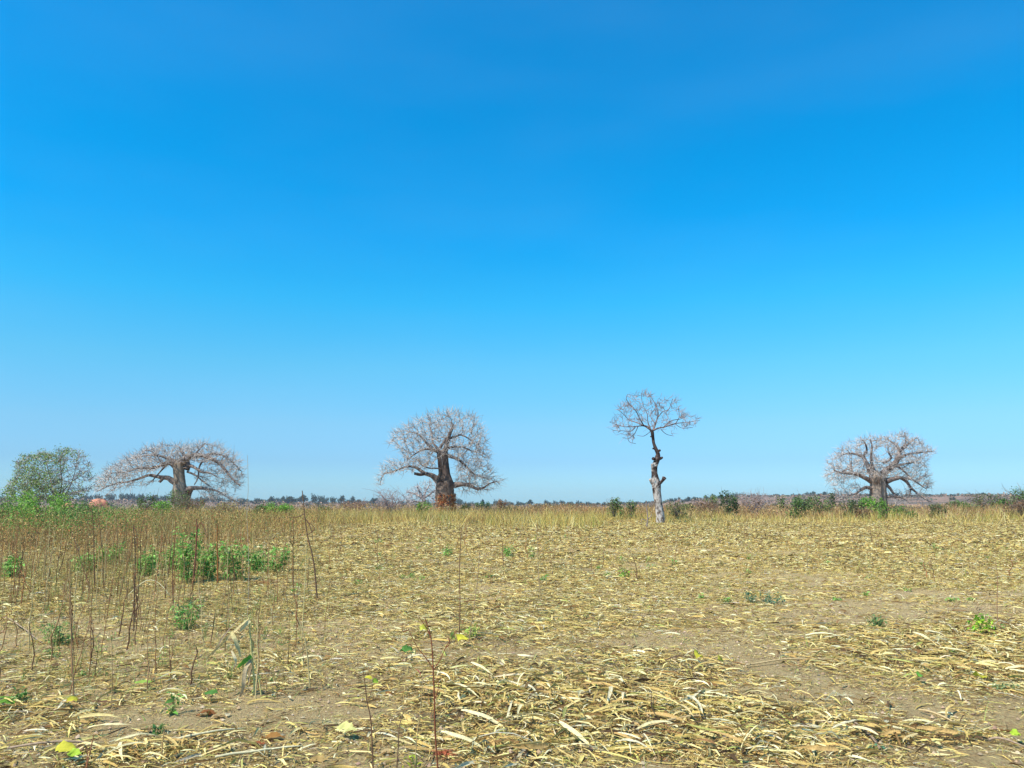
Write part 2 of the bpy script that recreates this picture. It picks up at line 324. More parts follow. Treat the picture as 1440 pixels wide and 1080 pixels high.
m = 30000; y = np.sqrt(rng.random(m)*(17**2-3.2**2)+3.2**2); x = (rng.random(m)*2-1)*(y*.74+.8); k = rng.random(m) < .02+.98*np.clip(dens(x, y)+heap(x, y), 0, 1); x = x[k][:12000]; y = y[k][:12000]
scatter('straw_chaff', 'short broken straw and chaff strewn over the near soil', [tangle('chaff_tangle', 55, .17, (.02, .16), (.0025, .010), 2, .014, .45, 40+i) for i in range(9)], x, y, (.8, 1.25))
x, y = field_pts(2600, 3.2, 17); k = rng.random(len(x)) < .25+heap(x, y); x = x[k]; y = y[k]
scatter('straw_tufts', 'loose raised tangles of longer straw on the near soil', [tangle('straw_tangle', 26, .16, (.08, .26), (.004, .014), 3, .05, .6, 60+i) for i in range(6)], x, y, (.8, 1.3))
x, y = field_pts(7000, 11, 30); k = rng.random(len(x)) < ss(10, 19, y)*(1-.75*ss(22, 31, y)); x = x[k]; y = y[k]
scatter('straw_litter', 'golden straw covering the middle of the field', [tangle('litter_tangle', 60, .33, (.04, .22), (.006, .020), 2, .035, .7, 80+i) for i in range(9)], x, y, (.85, 1.3))
x, y = field_pts(17000, 18, 62); k = rng.random(len(x)) < ss(17, 30, y); x = x[k]; y = y[k]
scatter('straw_cover', 'golden straw covering the far part of the field', [tangle('cover_tangle', 46, .46, (.06, .28), (.010, .034), 2, .06, .8, 180+i) for i in range(9)], x, y, (.85, 1.4))

# loose clods and pebbles
def clods():
    x, y = field_pts(26000, 3.2, 15, False); n = len(x); r = .0035+.017*rng.random(n)**3.5
    a = np.array([(1, 0, 0), (0, 1, 0), (-1, 0, 0), (0, -1, 0), (0, 0, .8), (0, 0, -.4)], float)
    V = (np.stack([x, y, H(x, y)+r*.3], 1)[:, None]+a[None]*r[:, None, None]*(.6+.8*rng.random((n, 6, 1)))).reshape(-1, 3)
    q = np.array([(0, 1, 4), (1, 2, 4), (2, 3, 4), (3, 0, 4)]); Q = (q[None]+np.arange(n)[:, None, None]*6).reshape(-1, 3)
    tag(put(mk('soil_clods', V, Q, M_CLOD, rep(pick([(.36, .25, .15), (.45, .33, .21), (.27, .18, .11)], n), 6)), 'soil_clods'), 'small crumbs of brown soil between the straw', 'soil crumbs', kind='stuff')
clods()

# ---------------------------------------------------------------- upright grasses and weeds (uncountable)
def px_of(x, y): return 720+x/y*F
def patch_tint(T, x, y, pal, amt=.55):
    p = np.array(pal); i = (np.clip(fbm(x+300, y*.7, 3.2, 2)*1.9-.45, 0, .999)*len(p)).astype(int); k = rng.random(len(x)) < amt
    T = T.copy(); T[k] = p[i[k]]*(.8+.4*rng.random((k.sum(), 1))); return T
def grass_mesh(name, label, n, y0, y1, hr, wr, pal, wts, xr, seg=2, lean=.25, k=.74, dfun=None, clump=.5, kind='grass', cat='dry grass'):
    m = n*4; y = np.sqrt(rng.random(m)*(y1**2-y0**2)+y0**2); x = (rng.random(m)*2-1)*(y*k+1); u = px_of(x, y)
    pr = ss(xr[0]-40, xr[0]+40, u)*(1-ss(xr[1]-60, xr[1]+60, u))*np.clip((fbm(x+31, y, 2.5+y0*.03, 2)-clump+.25)*4, 0.05, 1)
    if dfun: pr = pr*dfun(u, y)
    kp = rng.random(m) < pr; x = x[kp][:n]; y = y[kp][:n]; n = len(x)
    hv = (hr[0]+(hr[1]-hr[0])*rng.random(n)**1.3)*(.65+.7*fbm(x, y+77, 4, 2) if y0 < 30 else .25+1.5*fbm(x, y+77, 7, 3))
    p0 = np.pi/2-np.abs(rng.normal(0, lean, n)); hd = rng.random(n)*6.283
    V, Q = ribbons(np.stack([x, y, H(x, y)-.02], 1), hd, hv, wr[0]+(wr[1]-wr[0])*rng.random(n), seg, p0, -rng.random(n)*lean*3, rng.normal(0, .3, n), rng.random(n)*6.28, rng.normal(0, 1, n), kind)
    T = pick(pal, n, wts, .2)
    if y0 > 10: T = patch_tint(T, x, y, pal, .4)
    o = put(mk(name, V, Q, M_STRAW, rep(T, (seg+1)*2)), name); tag(o, label, cat, kind='stuff'); return o
GOLD = [(.60, .44, .13), (.68, .53, .18), (.48, .35, .09), (.34, .33, .08), (.28, .18, .06), (.72, .61, .27)]
REDD = [(.38, .21, .09), (.46, .28, .12), (.28, .16, .08), (.52, .38, .17), (.24, .20, .09), (.42, .27, .16)]
OLIV = [(.40, .30, .13), (.52, .38, .16), (.30, .27, .10), (.35, .20, .10), (.60, .46, .22), (.24, .28, .09)]
grass_mesh('golden_grass', 'band of tall golden grass along the far edge of the field', 32000, 32, 68, (.25, 1.05), (.018, .04), GOLD, [4, 3, 3, 2, 1.5, 2], (330, 1560), clump=.62, dfun=lambda u, y: np.where(u < 860, 1, .5)*np.clip((y-np.interp(u, [300, 860, 1000, 1500], [30, 34, 38, 40]))/16, 0, 1)**2)
grass_mesh('russet_weeds', 'russet dry weeds standing behind the golden grass', 26000, 60, 100, (.6, 1.15), (.03, .07), REDD, [4, 4, 3, 2, 2, 1.5], (700, 1600), lean=.35)
grass_mesh('brown_scrub_grass', 'brown dry scrub grass behind the weeds at left', 20000, 48, 100, (.5, 1.1), (.03, .06), REDD+GOLD, None, (-160, 760), lean=.35)
TH = [(.30, .17, .07), (.42, .24, .09), (.50, .34, .13), (.22, .13, .06), (.26, .27, .08), (.18, .26, .07), (.58, .44, .19), (.36, .15, .06)]
grass_mesh('weed_thicket', 'brown and olive weed thicket across the left of the field', 15000, 15, 46, (.35, 1.3), (.008, .02), TH, None, (-200, 520), seg=3, lean=.22, clump=.56, dfun=lambda u, y: np.clip((y-np.interp(u, [-200, 150, 300, 420, 520], [15, 17, 19, 25, 40]))/9, 0, 1))
grass_mesh('low_green_grass', 'thin low green grass coming up through the litter', 16000, 4, 40, (.03, .18), (.003, .008), [(.16, .26, .05), (.22, .34, .08), (.34, .40, .12), (.12, .22, .06)], None, (-200, 1650), lean=.5, clump=.62, cat='green grass')
grass_mesh('left_green_grass', 'green and straw coloured grass among the stalks at left', 17000, 6, 22, (.08, .42), (.003, .008), [(.20, .30, .07), (.34, .38, .12), (.50, .40, .16), (.40, .24, .11)], [2, 3, 4, 3], (-200, 440), lean=.4, clump=.45, cat='grass')
grass_mesh('thin_stalks', 'many thin dry stalks filling the left part of the field', 2800, 6.5, 26, (.3, 1.2), (.006, .011), [(.26, .13, .05), (.38, .23, .09), (.18, .09, .05), (.48, .34, .13), (.34, .16, .06), (.44, .40, .14)], None, (-200, 440), seg=4, lean=.09, clump=.5, cat='dry stalks', dfun=lambda u, y: np.clip((y-5)/6, .1, 1)*(1-ss(150, 460, u)*.8))
grass_mesh('field_stubble', 'short dry stubble standing in the middle of the field', 28000, 15, 52, (.06, .34), (.006, .016), GOLD+[(.30, .36, .10), (.40, .42, .12)], None, (330, 1600), lean=.45, clump=.45)

# small leaf sized bits that give the thicket its mass
def leaf_bits(name, label, n, y0, y1, zr, size, pal, wts, xr, mat, dfun=None, cat='weeds', clump=.5):
    m = n*4; y = np.sqrt(rng.random(m)*(y1**2-y0**2)+y0**2); x = (rng.random(m)*2-1)*(y*.74+1); u = px_of(x, y)
    pr = ss(xr[0]-40, xr[0]+40, u)*(1-ss(xr[1]-60, xr[1]+60, u))*np.clip((fbm(x+31, y, 2.5, 2)-clump+.25)*4, 0.03, 1)
    if dfun: pr = pr*dfun(u, y)
    kp = rng.random(m) < pr; x = x[kp][:n]; y = y[kp][:n]; n = len(x)
    z = H(x, y)+zr[0]+(zr[1]-zr[0])*rng.random(n)*(.5+fbm(x, y+77, 3, 2)); s = size[0]+(size[1]-size[0])*rng.random(n)
    V, Q = ribbons(np.stack([x, y, z], 1), rng.random(n)*6.283, s, s*.5, 2, rng.normal(0, .7, n), rng.normal(0, .8, n), 0., rng.normal(0, 1, n), 0., 'leaf')
    tag(put(mk(name, V, Q, mat, rep(patch_tint(pick(pal, n, wts, .25), x, y, pal), 6)), name), label, cat, kind='stuff')
leaf_bits('withered_weed_leaves', 'withered brown weed leaves and seed heads in the left thicket', 36000, 15, 46, (.1, 1.0), (.03, .09), TH+[(.5, .28, .10)], None, (-200, 500), M_STRAW, lambda u, y: np.clip((y-np.interp(u, [-200, 150, 300, 420, 470], [15, 17, 19, 25, 38]))/9, 0, 1), clump=.5)
leaf_bits('thicket_greenery', 'fresh green leaves among the weeds at far left', 15000, 22, 46, (.5, 1.25), (.04, .10), [(.14, .26, .05), (.20, .36, .07), (.10, .20, .05)], None, (-200, 190), M_LEAF, clump=.42)
leaf_bits('russet_seed_heads', 'russet seed heads on the weeds behind the field', 20000, 58, 100, (.2, 1.0), (.08, .2), REDD, None, (380, 1600), M_STRAW, clump=.45)

# ---------------------------------------------------------------- trees
def inside(poly, x, y):
    p = np.array(poly, float); c = np.zeros(len(x), bool); j = len(p)-1
    for i in range(len(p)):
        k = ((p[i, 1] > y) != (p[j, 1] > y)) & (x < (p[j, 0]-p[i, 0])*(y-p[i, 1])/(p[j, 1]-p[i, 1]+1e-12)+p[i, 0]); c ^= k; j = i
    return c
def px2w(u, v, D):
    dx = (u-720)/F; dz = (540-v)/F; c, s = math.cos(PITCH), math.sin(PITCH); vy = c-dz*s; t = D/vy
    return np.stack([dx*t, D+0*u, CAMZ+(s+dz*c)*t], -1)
def colonise(seeds, att, step, kill, iters, wob, trop, r):
    P = [tuple(s) for s in seeds]; par = [-1]*len(P); A = att.copy(); nodes = np.array(P)
    best = np.full(len(A), 1e9); who = np.zeros(len(A), int); new = np.arange(len(nodes)); grown = {}
    par = list(par)
    for it in range(iters):
        d = np.linalg.norm(A[:, None]-nodes[None, new], axis=2); j = d.argmin(1); dm = d[np.arange(len(A)), j]
        up = dm < best; best[up] = dm[up]; who[up] = new[j[up]]
        keep = best > kill; A = A[keep]; best = best[keep]; who = who[keep]
        if len(A) < 3: break
        use = best < (1.2+it*.25)*step*8
        if not use.any(): continue
        acc = np.zeros((len(nodes), 3)); dv = A[use]-nodes[who[use]]; dv /= np.linalg.norm(dv, axis=1, keepdims=True)
        np.add.at(acc, who[use], dv); src = np.unique(who[use]); dd = acc[src]; dd /= np.linalg.norm(dd, axis=1, keepdims=True)+1e-9
        dd = dd+r.normal(0, wob, dd.shape)+np.array([0, 0, trop]); dd /= np.linalg.norm(dd, axis=1, keepdims=True)
        ok = np.array([grown.get(s, 0) < 4 for s in src]); src = src[ok]; dd = dd[ok]
        if len(src) == 0: break
        for s in src: grown[s] = grown.get(s, 0)+1
        nn = nodes[src]+dd*step; new = np.arange(len(nodes), len(nodes)+len(nn)); nodes = np.vstack([nodes, nn]); par += list(src)
    return nodes, np.array(par)
def baobab(name, label, zoom, D, trunk, limbs, envs, holes, nat, step, kill, tmin, tcol, bcol, seed, depth=.8, twigs=1.5, twl=(.25, .6), mat=None, trop=.05, wob=.22, bot=None, limbname='limb', shell=.0, trunk_sides=22, flute=.2, cat='baobab tree', pipe=2.3, spur_up=.25):
    r = np.random.default_rng(seed); ox, oy, sc = zoom; mat = mat or M_BARK
    def cv(p): return (ox+p[0]/sc, oy+p[1]/sc)
    mpp = D/F
    bx = cv(trunk[0]); base = W(bx[0], bx[1], D); base.z = h1(base.x, D)
    root = thing(name, base, label, cat); o3 = np.array(base)
    tp = [W(*cv(p), D) for p in trunk]; tr = [p[2]/sc*mpp for p in trunk]
    tp[0].z = base.z-.25
    V, Q = tube(tp, tr, trunk_sides, .05, flute, seed, 4); T = np.tile(np.array(tcol[0]), (len(V), 1)) if len(tcol) == 1 else None
    if T is None:
        zz = (V[:, 2]-base.z)/(tp[-1].z-base.z); nz = fbm(V[:, 0]*3+9, V[:, 2]*3, .7, 2)-.5; f = ss(tcol[2]-.04, tcol[2]+.04, zz+.9*nz+(.10 if name == 'pollarded_tree' else 0)*np.sign(V[:, 0]-base.x+.25)*.8)[:, None]
        T = np.array(tcol[0])*(1-f)+np.array(tcol[1])*f
    tk = put(mk('trunk', V-o3, Q, mat, T, True), 'trunk', root)
    seeds = []; srad = []
    for li, lb in enumerate(limbs):
        sl = r.uniform(-1, 1)*depth*.8; pts = []; rad = []; acc = 0
        for i, p in enumerate(lb):
            if i: acc += math.hypot(p[0]-lb[i-1][0], p[1]-lb[i-1][1])/sc*mpp
            pts.append(W(*cv(p), D+sl*acc*.8+ (r.normal(0, .12) if i else 0))); rad.append(max(p[2]*mpp, tmin*1.3))
        V, Q = tube(pts, rad, 7, .12, 0, seed+li, 4)
        put(mk(limbname, V-o3, Q, mat, np.tile(np.array(bcol[0])*(1+.1*r.normal()), (len(V), 1)), True), limbname, root)
        P = np.array([tuple(q) for q in pts]); 
        for a, b, ra, rb in zip(P[:-1], P[1:], rad[:-1], rad[1:]):
            k = max(1, int(np.linalg.norm(b-a)/step))
            for t in np.arange(k)/k: seeds.append(a+(b-a)*t); srad.append(ra+(rb-ra)*t)
        seeds.append(P[-1]); srad.append(rad[-1])
    seeds = np.array(seeds); srad = np.array(srad); att = []
    for env, share in envs:
        e = np.array([cv(p) for p in env]); n = int(nat*share); lo = e.min(0); hi = e.max(0); U = r.random((n*6, 2))*(hi-lo)+lo
        k = inside(e, U[:, 0], U[:, 1])
        for hx, hy, hr in holes:
            c = cv((hx, hy)); k &= np.hypot(U[:, 0]-c[0], U[:, 1]-c[1]) > hr/sc
        U = U[k][:n]; cx = (lo+hi)/2; hw = (hi-lo)/2; q = np.clip(1-((U[:, 0]-cx[0])/hw[0])**2, 0, 1)**.5*np.clip(1-((U[:, 1]-hi[1])/(hi[1]-lo[1]))**2*.8, .1, 1)**.5
        dd = (r.random(len(U))*2-1)*q*min(hw[0], 60/max(1, D/75)*1.3)*mpp*depth
        att.append(px2w(U[:, 0], U[:, 1], D+dd))
    att = np.concatenate(att)
    nodes, par = colonise(seeds, att, step, kill, 120, wob, trop, r)
    n = len(nodes); ns = len(seeds); rad = np.zeros(n); e = pipe; cnt = np.zeros(n)
    for i in range(n-1, ns-1, -1):
        if cnt[i] == 0: cnt[i] = tmin**e
        rad[i] = cnt[i]**(1/e); cnt[par[i]] += cnt[i]
    ix = np.arange(ns, n); pa = par[ix]; rp = np.where(pa < ns, np.minimum(rad[ix]*1.25, .75*srad[np.minimum(pa, ns-1)]), rad[pa])
    rp = np.maximum(rp, tmin); rc = np.minimum(rad[ix], rp)
    tw = Acc(); c0 = np.array(bcol[0]); c1 = np.array(bcol[1]); f = np.clip((rc-tmin)/(tmin*4), 0, 1)[:, None]
    V, Q = edges_tube(nodes[pa], nodes[ix], rp, rc, 3); tw.add(V, Q, rep((c1*(1-f)+c0*f)*np.where(r.random((len(ix), 1)) < .3, .5, 1.05), 6))
    # short end twigs
    thin = ix[rc < tmin*3.2]; m = int(len(thin)*twigs); s = r.choice(thin, m); g = nodes[s]-nodes[par[s]]; g /= np.linalg.norm(g, axis=1, keepdims=True)+1e-9
    cen = nodes.mean(0); ow = nodes[s]-cen; ow /= np.linalg.norm(ow, axis=1, keepdims=True)+1e-9
    dirn = g*.55+ow*.5+r.normal(0, .5, (m, 3))+np.array([0, 0, spur_up]); dirn /= np.linalg.norm(dirn, axis=1, keepdims=True)
    ln = (twl[0]+(twl[1]-twl[0])*r.random(m)); a = nodes[s]; b = a+dirn*ln[:, None]*.5; c = b+(dirn+r.normal(0, .22, (m, 3)))*ln[:, None]*.5
    cm = np.where(r.random((m, 1)) < .35, .42, 1.1)
    for A_, B_, k0, k1 in ((a, b, 1., .8), (b, c, .8, .45)):
        V, Q = edges_tube(A_, B_, np.full(m, tmin*k0), np.full(m, tmin*k1), 3); tw.add(V, Q, rep(c1*cm, 6))
    tag(put(tw.mesh('twigs', M_TWIG, o3), 'twigs', root), kind='stuff')
    return root, nodes[ix], o3

GREYB = [(.19, .145, .125), (.56, .49, .44)]
# centre baobab
cb, _, _ = baobab('baobab_tree', 'large bare baobab with thick trunk wrapped low in reddish creeper, left of centre', (520, 560, 6.), 75,
    [(636, 970, 78), (638, 900, 74), (640, 800, 76), (642, 730, 74), (638, 690, 62), (634, 640, 48), (628, 580, 44), (622, 520, 44), (618, 470, 46), (622, 445, 30)],
    [[(690, 740, 5), (740, 730, 4), (790, 727, 3), (850, 738, 2.6), (900, 762, 2.1), (960, 755, 1.3), (1005, 722, .9), (1070, 700, .5)],
     [(590, 715, 5.5), (560, 680, 4.5), (520, 650, 3.4), (460, 632, 2.7), (400, 590, 2.1), (340, 575, 1.6), (270, 590, 1.3), (180, 625, 1.1), (120, 640, .9), (95, 690, .6), (90, 730, .4)],
     [(470, 635, 2.3), (425, 643, 2.2), (378, 635, 2.0)],
     [(610, 480, 4), (580, 450, 3.2), (540, 435, 2.4), (485, 385, 1.9), (435, 325, 1.3), (375, 285, .8)],
     [(540, 435, 1.9), (470, 430, 1.4), (400, 458, 1), (330, 510, .6)],
     [(630, 470, 4.5), (645, 410, 3.6), (662, 350, 3), (675, 300, 2.4), (700, 240, 1.7), (690, 205, 1.1)],
     [(600, 460, 2.4), (560, 410, 1.8), (530, 370, 1.5), (522, 290, 1.1), (500, 215, .7)],
     [(640, 480, 3.2), (690, 495, 2.4), (740, 515, 2), (785, 545, 1.7), (835, 600, 1.3), (900, 660, .9)],
     [(665, 340, 2), (720, 325, 1.6), (765, 310, 1.2), (825, 335, .9), (885, 385, .5)],
     [(590, 420, 2), (640, 350, 2), (665, 320, 2.2)],
     [(660, 420, 2), (720, 410, 1.5), (790, 415, 1.1), (870, 450, .7)],
     [(560, 690, 2.), (600, 600, 1.2), (500, 590, 1), (430, 560, .7)]],
    [([(165, 320), (250, 245), (420, 165), (560, 112), (720, 102), (860, 135), (950, 230), (985, 330), (1000, 450), (1010, 560), (1060, 640), (1000, 720), (880, 700), (740, 690), (715, 560), (690, 500), (560, 500), (545, 600), (420, 600), (300, 530), (250, 440), (180, 390)], .82),
     ([(130, 540), (200, 510), (340, 540), (400, 610), (330, 620), (240, 640), (130, 650), (115, 750), (68, 745), (65, 640), (85, 560)], .09),
     ([(740, 690), (900, 640), (1110, 680), (1110, 750), (980, 790), (900, 800), (760, 790), (720, 740)], .09)],
    [(790, 340, 45), (700, 560, 30)], 2300, .24, .24, .0145, [(.20, .14, .105), (.085, .06, .05), .50], GREYB, 11, twigs=1.45, twl=(.35, .9))
# reddish creeper on the lower trunk
def creeper():
    b = W(626.5, 722, 75); t = thing('dead_creeper', (b.x, 75, h1(b.x, 75)), 'reddish dead creeper clinging to the foot of the central baobab trunk', 'creeper'); o3 = np.array(t.location)
    n = 2600; a = rng.random(n)*6.283; z = rng.random(n)**.9*2.05; rr = .88+.10*rng.random(n)+.05*np.sin(a*3); P = np.stack([rr*np.cos(a), rr*np.sin(a), z], 1)
    V, Q = ribbons(P, rng.random(n)*6.283, .10+.12*rng.random(n), .08, 2, rng.normal(0, .8, n), rng.normal(0, .6, n), 0., rng.normal(0, 1, n), 0., 'leaf')
    tag(put(mk('withered_leaves', V, Q, M_STRAW, rep(pick([(.48, .15, .05), (.60, .25, .09), (.66, .42, .20), (.34, .09, .04)], n), 6)), 'withered_leaves', t), kind='stuff')
    ac = Acc()
    for k in range(9):
        a0 = k*.7+rng.random(); pts = [Vector((.90*math.cos(a0+.25*math.sin(s*3+k)), .90*math.sin(a0+.25*math.sin(s*3+k)), s*2.1)) for s in np.linspace(0, 1, 7)]
        V, Q = tube(pts, [.03]*7, 5); ac.add(V, Q, (.3, .17, .1))
    put(ac.mesh('vine_stem', M_STEM), 'vine_stem', t)
creeper()

# left baobab
baobab('baobab_tree', 'spreading flat-topped bare baobab at left, beside the leafy green tree', (130, 610, 6.), 80,
    [(742, 700, 84), (740, 640, 62), (738, 560, 58), (738, 480, 58), (736, 410, 46), (732, 350, 44), (728, 300, 44), (728, 255, 40), (735, 225, 24)],
    [[(700, 410, 5), (670, 395, 4.2), (635, 372, 3.4), (580, 368, 2.8), (520, 356, 2.4), (470, 350, 2), (400, 375, 1.7), (300, 405, 1.4), (200, 420, 1.1), (120, 448, .8), (35, 490, .5)],
     [(600, 372, 2.4), (565, 408, 2.2)],
     [(715, 300, 4.5), (680, 262, 3.6), (630, 245, 3), (560, 275, 2.2), (480, 290, 1.6), (380, 290, 1.2), (280, 325, .8), (150, 330, .5)],
     [(720, 270, 3.6), (680, 225, 2.6), (620, 200, 2), (540, 182, 1.5), (440, 185, 1), (340, 205, .6)],
     [(740, 260, 5), (785, 215, 4), (850, 185, 3.2), (920, 182, 3), (1000, 208, 2.6), (1080, 258, 2.0), (1140, 330, 1.6), (1190, 390, 1.1), (1245, 440, .7)],
     [(790, 300, 5), (800, 270, 4.2), (790, 215, 3.4), (760, 160, 2), (730, 110, 1)],
     [(775, 490, 6), (795, 475, 5), (840, 460, 3.4), (900, 458, 2.6), (970, 465, 1.7), (1050, 482, 1.1), (1130, 530, .8), (1235, 580, .5)],
     [(790, 620, 5), (795, 545, 5.5), (815, 490, 4.5), (835, 470, 3.6)],
     [(800, 260, 2.8), (860, 282, 2.1), (920, 322, 1.7), (990, 330, 1.1), (1060, 370, .6)],
     [(930, 232, 1.4), (902, 280, 1.2), (890, 370, 1), (860, 430, .7)],
     [(800, 320, 1.6), (870, 350, 1.3), (930, 400, 1), (990, 440, .8)],
     [(930, 190, 2.), (1000, 170, 1.6), (1090, 180, 1.2), (1180, 240, .9), (1260, 320, .5)],
     [(640, 250, 1.8), (590, 300, 1.2), (520, 380, .8), (480, 415, .5)],
     [(560, 200, 1.2), (500, 150, .9), (440, 140, .6)],
     [(860, 190, 1.8), (900, 130, 1.3), (950, 80, .8)]],
    [([(10, 450), (60, 350), (150, 280), (300, 190), (450, 130), (600, 85), (750, 105), (900, 68), (1050, 92), (1150, 150), (1230, 220), (1280, 340), (1250, 450), (1190, 450), (1100, 350), (1000, 270), (850, 240), (700, 250), (560, 310), (420, 335), (250, 410), (100, 470), (15, 500)], .82),
     ([(830, 440), (1000, 430), (1100, 470), (1260, 570), (1240, 600), (1080, 560), (900, 520)], .07),
     ([(850, 300), (1000, 270), (1150, 340), (1230, 470), (1100, 450), (960, 430), (850, 400)], .07),
     ([(150, 430), (330, 400), (560, 400), (480, 440), (250, 470), (120, 520)], .04)],
    [], 2500, .26, .25, .0155, [(.27, .215, .165)], [(.20, .155, .135), (.56, .49, .44)], 23, depth=.75, twigs=1.45, twl=(.35, 1.0), flute=.14)

# right baobab
baobab('baobab_tree', 'wide rounded bare baobab at right with forked fluted trunk and green bushes at its foot', (1150, 600, 8.), 85,
    [(685, 960, 96), (680, 900, 82), (676, 820, 78), (676, 740, 76), (674, 660, 76), (668, 600, 80), (664, 545, 82), (668, 505, 60)],
    [[(630, 560, 5.5), (600, 500, 4.6), (570, 450, 3.8), (540, 400, 3), (510, 342, 2.4), (440, 312, 1.8), (350, 300, 1.2), (260, 320, .7)],
     [(515, 350, 2), (525, 310, 1.7), (550, 270, 1.4), (540, 200, 1), (500, 150, .6)],
     [(600, 610, 4.2), (560, 590, 3.4), (505, 562, 3), (455, 538, 2.6), (400, 528, 2.3), (340, 525, 1.8), (270, 520, 1.3), (180, 490, .7)],
     [(400, 528, 1.8), (378, 480, 1.6), (375, 385, 1.1)],
     [(360, 525, 1.6), (280, 505, 1.3), (330, 480, 1), (370, 490, .6)],
     [(605, 695, 2.8), (540, 682, 2.2), (480, 718, 1.8), (420, 755, 1.4), (350, 775, 1), (255, 822, .5)],
     [(700, 560, 6), (750, 515, 5), (820, 462, 4.2), (878, 400, 3.8), (908, 340, 3.3), (918, 280, 2.7), (885, 212, 1.9), (810, 160, 1.3), (745, 110, .7)],
     [(900, 355, 2.4), (980, 322, 1.9), (1060, 302, 1.5), (1150, 290, 1), (1290, 280, .5)],
     [(800, 475, 2.6), (780, 458, 2), (860, 450, 1.8), (920, 433, 1.7), (1000, 415, 1.4), (1085, 402, .9)],
     [(920, 275, 2.2), (980, 232, 1.8), (1030, 182, 1.3), (1110, 125, .7)],
     [(940, 240, 1.4), (990, 180, 1.1), (975, 60, .5)],
     [(760, 620, 4.6), (810, 600, 3.8), (870, 585, 3.2), (930, 576, 2.6), (1000, 620, 2.1), (1050, 688, 1.8), (1120, 750, 1.3), (1200, 818, .8), (1290, 852, .4)],
     [(930, 576, 1.8), (1050, 592, 1.4), (1130, 640, .9), (1220, 700, .5)],
     [(750, 640, 3), (810, 690, 2.1), (852, 750, 1.5), (905, 782, 1)],
     [(735, 800, 2.4), (830, 785, 1.7), (920, 792, 1.1), (1000, 832, .6)],
     [(670, 560, 3.4), (610, 440, 2), (600, 330, 1.7), (610, 230, 1.2), (590, 140, .7)],
     [(735, 410, 1.6), (790, 385, 1.6), (825, 345, 1.4), (790, 285, .9)],
     [(860, 430, 2), (930, 470, 1.6), (1000, 530, 1.2), (1090, 620, .8)],
     [(1050, 688, 1.3), (1038, 745, .9)]],
    [([(78, 590), (90, 430), (150, 300), (280, 205), (450, 135), (560, 112), (700, 120), (800, 90), (960, 62), (1100, 110), (1160, 185), (1325, 260), (1330, 335), (1210, 370), (1250, 500), (1300, 640), (1240, 720), (1090, 620), (900, 560), (740, 600), (600, 560), (480, 560), (380, 600), (200, 660), (100, 620)], .84),
     ([(150, 640), (400, 620), (590, 680), (500, 790), (380, 800), (240, 830), (200, 740)], .07),
     ([(780, 650), (1000, 650), (1150, 720), (1300, 850), (1150, 840), (950, 860), (780, 820)], .09)],
    [(722, 305, 62), (870, 660, 60)], 2500, .25, .25, .0155, [(.31, .24, .19)], [(.22, .17, .15), (.57, .50, .455)], 37, twigs=1.45, twl=(.3, .85), flute=.3)

# small baobab far behind the centre one
baobab('baobab_tree', 'small distant bare baobab half hidden behind the central baobab', (520, 560, 6.), 130,
    [(462, 925, 16), (458, 880, 15), (450, 840, 13)],
    [[(450, 850, 2.4), (425, 830, 2), (388, 808, 1.6)], [(452, 840, 2), (470, 790, 1.3), (500, 740, .8)], [(440, 880, 1.6), (380, 870, 1.2), (340, 880, .8)], [(455, 850, 1.8), (410, 770, 1.1), (400, 740, .7)], [(455, 845, 1.8), (520, 800, 1.1), (560, 770, .7)], [(425, 830, 1.3), (360, 800, .9), (310, 790, .6)]],
    [([(290, 860), (310, 790), (400, 730), (500, 700), (600, 715), (640, 760), (640, 900), (520, 890), (330, 900)], 1)],
    [], 700, .35, .33, .022, [(.26, .2, .17)], [(.36, .3, .27), (.58, .5, .46)], 51, twigs=1.6, twl=(.3, .8), trunk_sides=10)

